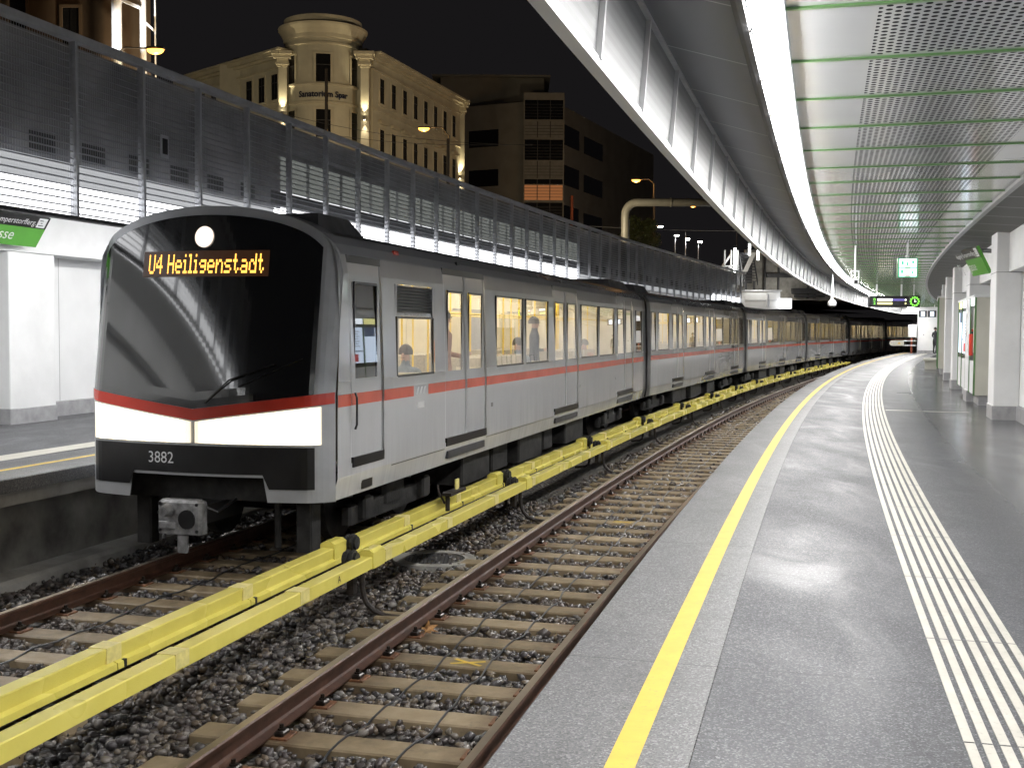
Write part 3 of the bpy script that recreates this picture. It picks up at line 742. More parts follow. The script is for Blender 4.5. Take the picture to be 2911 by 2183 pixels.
sweep('side_soffit', [(3.50, 3.46), (4.30, 3.40)], C0, C1, ['soffit_r'], cn)
mb = MB(); a, b = C1-.02, C1
mb.box(-.03, 5.0, a, b, 2.96, 4.1, 0, PF); 
for q in range(1): mb.build('end_fascia', 'white', cn)

# right wall, beam, pillars
WR = thing('station_wall', 'white painted wall and beam behind the pillars of the right platform', 'wall')
sweep('wall_face', [(4.47, 0.0), (4.47, 4.1)], C0, 93, ['wall_panel'], WR, ds=1)
sweep('beam', [(4.24, 3.6), (4.24, 2.70), (4.47, 2.70)], C0, 93, ['white_wall'], WR, ds=1)
sweep('skirting', [(4.42, 0.0), (4.42, 0.26), (4.47, 0.27)], C0, 93, ['grey_plinth'], WR, ds=1)
ordn = ['first', 'second', 'third', 'fourth', 'fifth', 'sixth', 'seventh', 'eighth', 'ninth', 'tenth', 'eleventh', 'twelfth', 'thirteenth', 'fourteenth']
def pillar(s, label, group, u0=4.03, u1=4.469, w_=.92, z1=3.5, flip=1):
    x, y, _ = P.at(s, u0, 0); t = thing('pillar', label, 'pillar', (x, y, 0), -P.th(s), group)
    W_ = (u1-u0)
    mb = MB(); a, b = (0, W_) if flip > 0 else (-W_, 0)
    mb.bevbox(a, b, 0, w_, .26, z1, .012); mb.build('shaft', 'white_wall', t)
    mb = MB(); mb.bevbox(a-(.018 if flip > 0 else 0), b+(.018 if flip < 0 else 0), -.018, w_+.018, 0, .26, .01); mb.build('plinth', 'grey_plinth', t)
    if flip > 0:
        mb = MB(); mb.box(a-.0015, b, -.0015, w_, 2.690, 2.698); mb.build('joint_line', 'dark', t)
for i, s in enumerate([22.95, 28.7, 34.9, 41.0, 47.4, 53.4, 59.5, 65.6, 71.7, 77.8]):
    pillar(s, f'white square pillar with grey base on the right platform, {ordn[i]} from the camera', 'pillars of the right platform')

# advert cabinet
def cabinet(s0, s1, label, screens, zt=2.42, panes=True, uc=4.05):
    x, y, _ = P.at((s0+s1)/2, uc, 0); th = P.th((s0+s1)/2)
    t = thing('display_cabinet', label, 'display cabinet', (x, y, 0), -th, 'display cabinets')
    Ln = s1-s0; h = Ln/2
    mb = MB(); mb.box(.12, .415, -h+.05, h-.05, 0, .22); mb.build('base', 'grey_plinth', t)
    mb = MB(); mb.bevbox(.035, .418, -h, h, .22, zt-.06, .008); mb.build('casing', 'beige', t)
    mb = MB(); mb.bevbox(-.02, .418, -h-.02, h+.02, zt-.06, zt, .008); mb.build('cap', 'white', t)
    n = 4; bw = Ln/n
    for k in range(n+1):
        y_ = -h+k*bw; y_ = min(max(y_, -h+.02), h-.02)
        mb = MB(); mb.box(-.005, .034, y_-.02, y_+.02, .22, zt-.062); mb.build('green_mullion', 'green', t)
    for k in range(n):
        a, b = -h+k*bw+.03, -h+(k+1)*bw-.03
        mb = MB(); mb.box(.012, .034, a, b, .24, .96); mb.build('lower_panel', 'white', t)
        mb = MB(); mb.box(.012, .034, a, b, 2.20, zt-.065); mb.build('top_light', 'sig_yel' if (k == n-1 and panes) else 'screen_white', t) if panes else mb.build('top_light', 'white', t)
        if not panes: mb = MB(); mb.box(.012, .034, a, b, .98, 2.18); mb.build('glass_panel', 'windscreen', t); continue
        mb = MB(); mb.box(.02, .034, a, b, .97, 2.19); mb.build('display_back', 'black', t)
        kind = screens[k]
        mb = MB()
        if kind == 'ext':
            mb.box(.014, .0195, a+.05, a+.45, 1.15, 2.12, 1); 
            mb.cyl((.01, (a+b)/2, 1.08), (.01, (a+b)/2, 1.56), .07, n=14, mi=0); mb.cyl((.01, (a+b)/2, 1.56), (.01, (a+b)/2, 1.66), .03, n=10, mi=2); mb.box(-.01, .015, (a+b)/2-.1, (a+b)/2+.1, 1.62, 1.67, 0)
            mb.build('fire_extinguisher', ['red', 'beige', 'black'], t)
        else:
            mb.box(.014, .0195, a+.05, b-.05, 1.08, 2.10); sc = mb.build('screen', 'screen_blue' if kind != 'w' else 'screen_white', t)
            mb = MB()
            if kind == 'a': mb.box(.009, .0138, a+.05, b-.4, 1.84, 2.10, 0)
            if kind == 'b':
                mb.box(.009, .0138, a+.15, b-.45, 1.12, 1.34, 1); mb.box(.009, .0138, a+.5, b-.1, 1.40, 1.44, 2)
                for q in range(7): mb.box(.009, .0138, a+.12+.06*(q % 3), b-.3-.1*(q % 2), 1.55+q*.07, 1.575+q*.07, 2)
            if kind == 'w': mb.box(.009, .0138, a+.35, b-.05, 1.88, 2.10, 1); mb.box(.009, .0138, a+.05, a+.25, 1.1, 1.45, 1)
            if mb.f: mb.build('print', ['screen_navy', 'screen_red', 'screen_grey'], sc)
    if panes:
        a, b = -h+bw+.10, -h+2*bw-.1
        mb = MB(); mb.box(.004, .0118, a, b, .30, .84); mb.build('service_door', 'dark', t)
        mb = MB(); mb.box(.0, .0038, a+.1, b-.1, .36, .78); mb.build('service_door_plate', 'steel', t)
cabinet(27.25, 32.55, 'large beige cabinet with green mullions and lit posters between the nearer pillars', ['ext', 'w', 'b', 'a'])
cabinet(46.6, 50.6, 'distant beige cabinet with green edges beside the person at the far end', ['a'], zt=2.95, panes=False, uc=3.90)
cabinet(5.0, 10.2, 'lit poster cabinet out of view beside the camera, seen mirrored in the train', ['w', 'b', 'a', 'w'])

# tilted station name signs
def name_sign(s0, s1, zb, zt, ub, ut, label, side):
    t = thing('station_sign', label, 'sign')
    c = P.at((s0+s1)/2, ub, zb); t.location = c; t.rotation_euler = (0, 0, -P.th((s0+s1)/2)); bpy.context.view_layer.update()
    T_ = t.matrix_basis.copy(); inv = T_.inverted()
    def F(s, v, off):      # v 0..1 up the face, off = proud of the face
        u = ub+(ut-ub)*v; z = zb+(zt-zb)*v; nx, nz = (zt-zb), -(ut-ub)
        if side > 0: u += (s0-s)*.16
        l_ = math.hypot(nx, nz); sg = -1 if side > 0 else 1
        return tuple(inv @ Vector(P.at(s, u+sg*nx/l_*off, z+sg*nz/l_*off)))
    mb = MB(); n = 4
    for k in range(n):
        a, b = s0+(s1-s0)*k/n, s0+(s1-s0)*(k+1)/n
        mb.face([F(a, 0, 0), F(b, 0, 0), F(b, .62, 0), F(a, .62, 0)], 0); mb.face([F(a, .62, 0), F(b, .62, 0), F(b, 1, 0), F(a, 1, 0)], 1)
        mb.face([F(a, 1, 0), F(b, 1, 0), F(b, 1, -.06), F(a, 1, -.06)], 1); mb.face([F(a, 0, -.06), F(b, 0, -.06), F(b, 0, 0), F(a, 0, 0)], 0)
        mb.face([F(a, 0, -.06), F(a, 1, -.06), F(b, 1, -.06), F(b, 0, -.06)], 0)
    for e in (s0, s1): mb.face([F(e, 0, 0), F(e, 1, 0), F(e, 1, -.06), F(e, 0, -.06)], 0)
    mb.build('sign_board', ['green_sign', 'black'], t)
    H_ = math.hypot(zt-zb, ut-ub); d = 1 if side < 0 else -1
    def TX(anchor, vc):
        return lambda x, y, z: F(anchor+d*x, vc+y/H_, .006+z)
    sb = s1 if side < 0 else s0
    mb = MB(); text_mb(mb, 'Pilgramgasse', .27, TX(sb-d*.62, .34), align='RIGHT'); mb.build('lettering', 'white', t)
    mb = MB(); text_mb(mb, 'Ausgang Ramperstorfferg.', .14, TX(sb-d*.27, .80), align='RIGHT'); mb.build('lettering', 'white', t)
    mb = MB()
    a, b = sb-d*.25, sb-d*.05
    mb.face([F(a, .66, .005), F(b, .66, .005), F(b, .97, .005), F(a, .97, .005)], 0)
    for q, (w0, w1) in enumerate(((.15, .75), (.35, .55), (.15, .55))): mb.face([F(a+(b-a)*w0, .72+q*.08, .008), F(a+(b-a)*w1, .72+q*.08, .008), F(a+(b-a)*w1, .745+q*.08, .008), F(a+(b-a)*w0, .745+q*.08, .008)], 1)
    mb.build('exit_pictogram', ['white', 'black'], t)
    for q in (.25, .75):
        mb = MB(); s_ = s0+(s1-s0)*q; mb.cyl(F(s_, .9, -.06), inv @ Vector(P.at(s_, (4.22 if side > 0 else -11.58), zb+(zt-zb)*.9)), .02, n=8); mb.build('bracket', 'steel', t)
    return t
M['green_sign'] = simple('green_sign_face', (0.10, 0.34, 0.05), 0.35, var=0.05)
name_sign(11.6, 16.32, 2.90, 3.36, -11.35, -11.05, 'green and black station name sign on the white wall above the left platform', -1)
name_sign(24.4, 25.6, 2.74, 3.26, 4.05, 3.80, 'tilted green station sign fixed to the beam above the right platform', 1)

# departure board + clock
def hang(mb, s, u, z0, z1=3.47, r=.018): mb.cyl(P.at(s, u, z0), P.at(s, u, z1), r, n=10)
bs, bu = 46.2, 1.45
bx, by, _ = P.at(46.0, 0, 0)
def board():
    X0, Y0 = 14.0, 45.0; t = thing('departure_board', 'black departure board with white and blue lines hanging over the right platform', 'display board', (X0, Y0, 2.56), 0)
    mb = MB(); mb.bevbox(0, 1.50, 0, .22, 0, .44, .02); mb.build('housing', 'black', t)
    mb = MB(); mb.box(.07, 1.44, -.004, -.0005, .08, .37, 0); mb.build('glass_face', 'dark', t)
    for z in (.245, .105):
        mb = MB(); mb.box(.30, .88, -.009, -.0045, z, z+.085); mb.build('display_line', 'sig_white' if z > .2 else 'sig_yel', t)
        mb = MB(); mb.box(.885, 1.36, -.009, -.0045, z, z+.085); mb.build('display_line', 'sig_blue' if z > .2 else 'dark', t)
        mb = MB(); mb.disc((1.40, -.0075, z+.043), (0, -1, 0), .035, 12); mb.build('line_symbol', 'sig_white' if z > .2 else 'sig_yel', t)
    for ch, z in (('0', .29), ('2', .15)):
        mb = MB(); text_mb(mb, ch, .15, lambda x, y, z_: (.18+x, -.010, z+y), sx=1.3); mb.build('minutes_digit', 'sig_green', t)
    mb = MB()
    for x in (.30, 1.27): mb.cyl((x, .11, .44), (x, .11, .90), .035, n=10)
    mb.build('hanger', 'white', t)
    c = thing('platform_clock', 'square black clock with a green ring of ticks beside the departure board', 'clock', (X0+1.53, Y0, 2.56), 0)
    mb = MB(); mb.bevbox(0, .46, 0, .22, 0, .46, .03); mb.build('housing', 'black', c)
    mb = MB()
    for k in range(12):
        a = 2*math.pi*k/12; b = .16; w_ = .026
        cx_, cz_ = .23+b*math.sin(a), .23+b*math.cos(a); dx, dz = math.sin(a), math.cos(a)
        mb.face([(cx_-dx*.035-dz*w_, -.005, cz_-dz*.035+dx*w_), (cx_-dx*.035+dz*w_, -.005, cz_-dz*.035-dx*w_), (cx_+dx*.035+dz*w_, -.005, cz_+dz*.035-dx*w_), (cx_+dx*.035-dz*w_, -.005, cz_+dz*.035+dx*w_)])
    mb.build('tick_ring', 'sig_green', c)
    mb = MB(); mb.box(.222, .238, -.007, -.004, .20, .33); mb.box(.22, .30, -.009, -.006, .222, .236); mb.build('clock_hand', 'sig_white', c)
    mb = MB(); mb.cyl((.23, .11, .46), (.23, .11, .90), .02, n=8); mb.build('hanger', 'white', c)
board()
# green exit display on a pole
t = thing('exit_display', 'lit white and green square sign hanging from the ceiling on a white pole', 'sign', (8.14, 24.3, 2.74), 0)
mb = MB(); mb.bevbox(0, .42, 0, .09, 0, .42, .008); mb.build('housing', 'green', t)
mb = MB(); mb.box(.012, .408, -.003, -.0005, .012, .408); fc = mb.build('display_face', 'sig_mint', t)
mb = MB()
for z0_, z1_ in ((.225, .395), (.03, .20)):
    mb.box(.03, .39, -.006, -.0035, z0_, z1_)
mb.build('panel_print', 'screen_white', fc)
mb = MB()
for x0, x1, z0_, z1_, mi in ((.07, .12, .27, .35, 0), (.18, .22, .25, .33, 0), (.29, .34, .30, .36, 0), (.06, .11, .09, .17, 0), (.15, .26, .185, .20, 1), (.15, .26, .03, .05, 1), (.29, .33, .08, .14, 0)):
    mb.box(x0, x1, -.0085, -.0065, z0_, z1_, mi)
mb.build('pictogram', ['sig_mint', 'sig_red'], fc)
mb = MB(); mb.cyl((.21, .045, .42), (.21, .045, .74), .018, n=10); mb.cyl((.21, .045, .42), (.21, .045, .47), .035, n=10); mb.build('pole', 'white', t)
# camera box on pole, dome camera
t = thing('surveillance_camera', 'white box camera hanging on a pole below the ceiling left of the lit green sign', 'camera', (7.46, 25.0, 2.60), 0)
mb = MB(); mb.bevbox(-.075, .075, -.02, .13, 0, .15, .01); mb.build('housing', 'white', t)
mb = MB(); mb.box(-.035, .035, -.03, -.021, .045, .11); mb.build('lens', 'black', t)
mb = MB(); mb.cyl((0, .05, .15), (0, .05, .87), .02, n=8); mb.box(-.09, .09, .03, .07, .30, .33); mb.box(-.09, -.07, .03, .07, .15, .31); mb.box(.07, .09, .03, .07, .15, .31); mb.build('pole', 'white', t)
t = thing('dome_camera', 'small white dome camera hanging under the light strip in the distance', 'camera', P.at(38.5, 0.55, 2.42), 0)
mb = MB()
for q in range(6):
    a0_, a1_ = math.pi/2*q/6, math.pi/2*(q+1)/6
    mb.cyl((0, 0, .14*math.sin(a0_)+.06), (0, 0, .14*math.sin(a1_)+.06), .14*math.cos(a0_), .14*math.cos(a1_)+.001, n=16)
mb.cyl((0, 0, .0), (0, 0, .06), .13, .14, n=16); mb.cyl((0, 0, .19), (0, 0, 1.05), .05, .02, n=8); mb.build('housing', 'white', t)
mb = MB(); mb.cyl((0, 0, -.07), (0, 0, .0), .05, .11, n=14); mb.build('dome', 'black', t)

# platform end: wall, monitors, gate, person, bench
t = thing('end_wall', 'white rendered wall closing the far end of the right platform', 'wall')
mb = MB(); mb.box(1.3, 4.46, 92.0, 92.6, .001, 2.95, 0, PF); mb.build('wall_face', 'white_wall', t)
mb = MB(); mb.box(1.28, 3.4, 91.95, 91.995, .0, .22, 0, PF); mb.build('skirting', 'grey_plinth', t)
mb = MB(); mb.box(2.5, 2.56, 91.97, 91.999, 1.0, 1.5, 0, PF); mb.box(1.7, 1.78, 91.97, 91.999, 1.35, 1.43, 0, PF); mb.build('switch_box', 'steel', t)
t = thing('monitor_pair', 'row of driver monitors under a white light bar before the end wall', 'monitor')
for u in (1.75, 2.35):
    mb = MB(); mb.box(u, u+.56, 85.5, 85.6, 2.62, 3.08, 0, PF); h_ = mb.build('housing', 'black', t)
    mb = MB(); mb.box(u+.05, u+.5, 85.48, 85.495, 2.66, 3.04, 1, PF); mb.box(u+.18, u+.42, 85.46, 85.475, 2.68, 3.0, 0, PF); mb.build('screen', ['screen_blue', 'dark'], h_)
mb = MB(); mb.box(1.7, 2.95, 85.4, 85.6, 3.12, 3.22, 0, PF); mb.box(2.0, 2.9, 85.4, 85.6, 2.48, 2.56, 0, PF); mb.cyl(P.at(85.5, 1.8, 3.2), P.at(85.5, 1.8, 3.47), .03); mb.cyl(P.at(85.5, 2.8, 3.2), P.at(85.5, 2.8, 3.47), .03); mb.build('light_bar', 'white', t)
t = thing('platform_end_gate', 'white rounded barrier board on two rails at the far end of the platform', 'gate')
mb = MB()
for z in (.58, .92): mb.tube([P.at(91.5, 1.3, z), P.at(91.5, .25, z)], .03, 6)
mb.build('rail_arm', 'white', t)
mb = MB(); ring = []
for k in range(24):
    a = 2*math.pi*k/24; ring.append((-.10+.33*(1 if math.cos(a) > 0 else -1)+.20*math.cos(a), .75+.20*math.sin(a)))
mb.face([P.at(91.42, x, z) for x, z in ring]); mb.face([P.at(91.47, x, z) for x, z in ring][::-1])
for k in range(24): j = (k+1) % 24; mb.face([P.at(91.42, *ring[k]), P.at(91.42, *ring[j]), P.at(91.47, *ring[j]), P.at(91.47, *ring[k])])
mb.build('board', 'beige', t)
mb = MB(); mb.face([P.at(91.40, -.05, .68), P.at(91.40, .17, .68), P.at(91.40, .06, .86)]); mb.build('warning_triangle', 'yellow_paint', t)
mb = MB(); mb.box(.86, .98, 91.6, 91.7, 0, 1.15, 0, PF); tag(mb.build('post', 'rust_post'), 'rusty red steel post beside the white barrier at the platform end', 'post')
mb = MB(); mb.bevbox(.66, 1.28, 91.75, 92.0, 1.2, 2.15, .02, 0, PF); tag(mb.build('junction_box', 'white'), 'white box fixed to the edge of the end wall above the red post', 'box')
t = thing('bench', 'pale low bench against the wall far down the right platform', 'bench')
mb = MB(); mb.bevbox(3.35, 3.98, 53.0, 55.5, .36, .44, .01, 0, PF); mb.build('seat', 'beige', t)
mb = MB(); mb.bevbox(3.42, 3.9, 53.1, 55.4, .0, .355, .01, 0, PF); mb.build('base', 'beige', t)
mb = MB()
for s_ in (53.1, 54.3, 55.4): mb.tube([P.at(s_, 3.9, .44), P.at(s_, 3.95, .9)], .02, 6)
mb.tube([P.at(53.1, 3.95, .9), P.at(55.4, 3.95, .9)], .02, 6); mb.build('backrest', 'steel', t)

# ------------------------------------------------------------------ left wall, canopy, fence
WL = thing('station_wall', 'white wall with deep upper beam behind the left platform', 'wall')
sweep('wall_face', [(-12.17, 0.0), (-12.17, 4.0)], -5, 73, ['wall_panel'], WL, ds=1)
sweep('beam', [(-12.17, 2.83), (-11.58, 2.83), (-11.58, 3.7)], -5, 73, ['white_wall'], WL, ds=1)
sweep('skirting', [(-12.10, 0.0), (-12.10, 0.26), (-12.17, 0.27)], -5, 73, ['grey_plinth'], WL, ds=1)
for i, s in enumerate([9.9, 16.0, 22.1, 28.2, 34.3]):
    pillar(s, f'white square pillar on the left platform, {ordn[i]} from the left edge of the view' if i else 'white square pillar on the left platform standing outside the left edge of the view', 'pillars of the left platform', u0=-11.62, u1=-11.18-.0, w_=1.14, z1=2.828, flip=-1)
lc = thing('left_canopy', 'flat canopy over the left platform behind the mesh fence', 'canopy')
sweep('ceiling_panel', [(-8.25, 3.52), (-12.1, 3.52)], -5, 73, ['white'], lc, ds=1)
sweep('roof_slab', [(-8.2, 3.75), (-12.2, 3.75), (-12.2, 4.0), (-8.2, 4.0)], -5, 73, ['dark'], lc, ds=1, closed=True)
sweep('lamp_strip', [(-8.84, 3.515), (-8.842, 3.475), (-9.0, 3.475), (-9.002, 3.515)], -5, 73, ['strip_left'], lc, ds=1)

fn = thing('mesh_fence', 'tall grey metal mesh screen with posts running along the left platform edge', 'fence')
FS0 = 12.95-1.452*8; FB, FT = 2.985, 5.20
sweep('top_rail', [(-8.10, FT), (-8.10, FT+.10), (-7.98, FT+.10), (-7.98, FT)], FS0, 73.9, ['slat'], fn, closed=True)
sweep('bottom_rail', [(-8.10, FB-.03), (-8.10, FB+.02), (-7.98, FB+.02), (-7.98, FB-.03)], FS0, 73.9, ['dark'], fn, closed=True)
k = 0; s = FS0
while s < 73.5:
    e = min(s+1.452, 73.9)
    mb = MB(); mb.box(-8.085, -7.985, s-.022, s+.022, FB-.02, FT+.02, 0, PF); mb.build('post', 'slat', fn)
    mb = MB(); z = FB+.06; dz = .086
    segs = 2 if s < 45 else 1
    while z < FT-.02:
        for q in range(segs):
            a, b = s+.035+(e-s-.07)*q/segs, s+.035+(e-s-.07)*(q+1)/segs
            A = [P.at(a, -8.045, z+.012), P.at(a, -8.012, z-.010), P.at(b, -8.012, z-.010), P.at(b, -8.045, z+.012)]
            B = [(x, y, z_-.006) for x, y, z_ in A]
            mb.face(A); mb.face(B[::-1]); mb.face([A[1], B[1], B[2], A[2]])
        z += dz
    if s < 34:
        y_ = s+.05
        while y_ < e-.03:
            c = [P.at(y_-.003, -8.030, FB), P.at(y_+.003, -8.030, FB), P.at(y_+.003, -8.030, FT), P.at(y_-.003, -8.030, FT)]
            mb.face(c); y_ += .0455
    mb.build('mesh_panel', 'slat', fn)
    s = e
# behind the mesh: backing, windows, and glow panels added for the bright lower band
for a, b, zt_ in ((FS0, 18.75, 3.44), (18.75, 40.0, 3.78), (65.1, 73.9, 3.70)):
    sweep('added_glow_panel', [(-8.33, FB+.03), (-8.33, zt_)], a, b, ['glow'], fn, ds=1)  # added self-lit panels in place of the lit ceiling seen through the mesh
M['glow2'] = emit('glowing_white_dim', (0.9, 0.92, 0.95), 0.45)  # dimmer glow for the faint parts of the bright band
sweep('added_glow_panel', [(-8.33, 3.441), (-8.33, 3.74)], FS0, 18.75, ['glow2'], fn, ds=1)
sweep('added_glow_panel', [(-8.33, 3.40), (-8.33, 3.62)], 40.0, 65.1, ['glow2'], fn, ds=1)
sweep('back_sheet', [(-8.20, 3.70), (-8.20, FT)], FS0, 18.75, ['backing'], fn, ds=1)
sweep('back_sheet', [(-8.20, 3.60), (-8.20, FT)], 40.0, 65.1, ['backing'], fn, ds=1)
sweep('back_sheet', [(-8.20, 4.45), (-8.20, FT)], 65.1, 73.9, ['backing'], fn, ds=1)
sweep('back_sheet', [(-8.20, 4.72), (-8.20, FT)], 18.75, 40.0, ['backing'], fn, ds=1)
sweep('back_sheet', [(-8.30, 3.79), (-8.30, 3.93)], 18.75, 40.0, ['backing'], fn, ds=1)
s = 18.95; i = 0
while s < 40-.7:
    for q in range(2):
        a = s+q*.726+.06; b = s+q*.726+.66
        mb = MB(); mb.face([P.at(a, -8.5, 4.11), P.at(b, -8.5, 4.11), P.at(b, -8.5, 4.72), P.at(a, -8.5, 4.72)]); mb.build('backlit_window', 'backlit', fn)
        mb = MB(); mb.face([P.at(a, -8.5, 3.90), P.at(b, -8.5, 3.90), P.at(b, -8.5, 4.10), P.at(a, -8.5, 4.10)]); mb.build('backlit_sill', 'backlit2', fn)
    s += 1.452
sweep('back_sheet', [(-8.56, 3.4), (-8.56, FT)], 18.75, 73.9, ['backing'], fn, ds=1)
mb = MB(); mb.box(-7.975, -7.96, 14.75, 14.95, 4.02, 4.34, 0, PF); mb.box(-7.958, -7.950, 14.79, 14.91, 4.07, 4.29, 1, PF); mb.build('access_hatch', ['slat', 'black'], fn)

# ------------------------------------------------------------------ train
XT = bpy.data.objects
def wz(z):
    if z <= 0.0: return 1.50+0.07*max(0, (z+.35)/.35)
    if z <= 1.0: return 1.57
    if z <= 2.2: return 1.57-0.03*(z-1.0)
    q = min(1.0, (z-2.2)/.72); return 1.534*math.sqrt(max(0, 1-q**2.6))
def fy(x, z):       # front surface
    a = min(1, abs(x)/1.57); y = -0.22*(1-a**2)
    if z > .9: y += (z-.9)*.16
    if abs(x) > 1.28: y += ((abs(x)-1.28)/.29)**2*.16
    return y
ZS = [-.24, 0, .06, .5, .75, .895, 1.03, 1.4, 1.8, 2.12, 2.2, 2.4, 2.52, 2.62, 2.70, 2.77, 2.82, 2.86, 2.89, 2.91, 2.92]
DOORS = [(3.62, 5.50), (9.78, 11.85), (16.12, 18.30)]
WINS = [(6.05, 7.62), (7.80, 9.35), (12.15, 13.85), (14.0, 15.75)]
def wall_grid(mb, sgn, openings, front, z_lo=-.24, ly=CARLEN):
    ys = sorted(set([0, .25, .45, 19.9, ly]+[v for o in openings for v in o[:2]]+[ly*i/8 for i in range(1, 8)]))
    zs = sorted(set([z for z in ZS if z >= z_lo and z <= 2.62]+[v for o in openings for v in o[2:4]]))
    def pt(y, z):
        x = wz(z)
        if front and y == 0: y = fy(x, z)
        return (sgn*x, y, z)
    for i in range(len(ys)-1):
        for j in range(len(zs)-1):
            ym, zm = (ys[i]+ys[i+1])/2, (zs[j]+zs[j+1])/2
            if any(o[0] < ym < o[1] and o[2] < zm < o[3] for o in openings): continue
            mi = 0
            if .895 < zm < 1.03: mi = 1
            if ym > 19.9 or (not front and ym < .45): mi = 4
            mb.face([pt(ys[i], zs[j]), pt(ys[i+1], zs[j]), pt(ys[i+1], zs[j+1]), pt(ys[i], zs[j+1])] [::(1 if sgn > 0 else -1)], mi)
def xw(z, off=0): return wz(z)+off
def make_car(first):
    root = None
    mb = MB()
    ops = [(a, b, .06, 2.42) for a, b in DOORS]+[(a, b, 1.03, 2.12) for a, b in WINS]+[(18.75, 19.7, 1.03, 2.12)]
    if first: ops += [(.50, 1.45, .13, 2.40), (1.86, 3.22, 1.03, 2.14)]
    else: ops += [(.55, 1.15, 1.03, 2.12), (1.5, 3.1, 1.03, 2.12)]
    wall_grid(mb, 1, ops, first)
    wall_grid(mb, -1, [], first)
    # cantrail and roof
    yr0 = 0
    zs = [z for z in ZS if z >= 2.62]
    for sg in (1, -1):
        for j in range(len(zs)-1):
            y0a = fy(wz(zs[j]), zs[j]) if first else 0; y0b = fy(wz(zs[j+1]), zs[j+1]) if first else 0
            for (a0, b0, a1, b1, mi) in ((y0a, y0b, .6, .6, 2 if first else 2), (.6, .6, CARLEN, CARLEN, 2)):
                lo = (lambda z_: z_) if a1 == .6 and first else (lambda z_: 2.62+(z_-2.62)*.6)
                mb.face([(sg*wz(zs[j]), a0, lo(zs[j])), (sg*wz(zs[j]), a1, lo(zs[j])), (sg*wz(zs[j+1]), b1, lo(zs[j+1])), (sg*wz(zs[j+1]), b0, lo(zs[j+1]))][::sg], 3 if (first and a1 == .6) else 2)
    # rear end wall
    ring = [(wz(z), z) for z in ZS]+[(-wz(z), z) for z in reversed(ZS)]
    if first: mb.face([(wz(z), .6, z) for z in ZS if z >= 2.62]+[(-wz(z), .6, z) for z in reversed(ZS) if z >= 2.62], 2)
    ring = [(x, z if z <= 2.62 else 2.62+(z-2.62)*.6) for x, z in ring]
    mb.face([(x, CARLEN, z) for x, z in ring], 4)
    if not first: mb.face([(x, 0, z) for x, z in ring][::-1], 4)
    car = mb.build('carriage', ['train', 'train_white', 'roofgrey', 'train_grey', 'dark'])
    ob = lambda n_, mb_, m_: mb_.build(n_, m_, car)
    # red stripe on side (proud)
    mb = MB(); ye = .02 if not first else None
    cuts = [0 if not first else None]+[v for d in DOORS for v in d]+[CARLEN]
    segs = []; cur = 0.0
    for a, b in (([(.50, 1.45)] if first else [])+DOORS): segs.append((cur, a)); segs.append((a, b)); cur = b
    segs.append((cur, 19.9)); segs[0] = (segs[0][0] if first else .45, segs[0][1])
    for a, b in segs:
        mb = MB()
        isd = (a, b) in DOORS
        off = .004 if not (isd or (first and (a, b) == (.50, 1.45))) else -.012
        if first and a == 0.0:
            aa = fy(1.574, .8)
            mb.face([(xw(.76, off), aa, .76), (xw(.76, off), b, .76), (xw(.89, off), b, .89), (xw(.89, off), aa, .89)])
        elif first and (2.0 < 2.6 < b and a < 2.6):
            for c, d in ((a, 2.42), (2.95, b)): mb.face([(xw(.76, off), c, .76), (xw(.76, off), d, .76), (xw(.89, off), d, .89), (xw(.89, off), c, .89)])
        else: mb.face([(xw(.76, off), a, .76), (xw(.76, off), b, .76), (xw(.89, off), b, .89), (xw(.89, off), a, .89)])
        ob('red_stripe', mb, 'red_side')
    if first:
        mb = MB(); X_ = xw(.8, .005)
        mb.face([(X_, 2.50, .78), (X_, 2.56, .78), (X_, 2.62, .87), (X_, 2.56, .87)]); mb.face([(X_, 2.62, .78), (X_, 2.68, .78), (X_, 2.74, .87), (X_, 2.68, .87)]); mb.face([(X_, 2.74, .78), (X_, 2.80, .78), (X_, 2.86, .87), (X_, 2.80, .87)])
        mb.box(X_-.004, X_, 2.55, 2.80, .60, .68); ob('operator_emblem', mb, 'white')
    mb = MB()
    ya = 1.7 if first else .5
    for a, b in ((ya, 3.6), (5.52, 9.75), (11.9, 16.1), (18.35, 19.9)): mb = MB(); mb.box(xw(-.02)-.004, xw(-.02)+.003, a, b, -.028, -.016); ob('skirt_seam', mb, 'black')
    mb = MB()
    if first: mb.box(xw(-.12)-.004, xw(-.12)+.004, .85, 1.15, -.20, -.06); mb.box(xw(-.02)-.004, xw(-.02)+.003, .15, .5, .04, .052)
    for a in (5.75, 11.98, 15.9): mb.box(xw(.3)-.002, xw(.3)+.002, a, a+.10, .42, .48)
    ob('side_plate', mb, 'black')
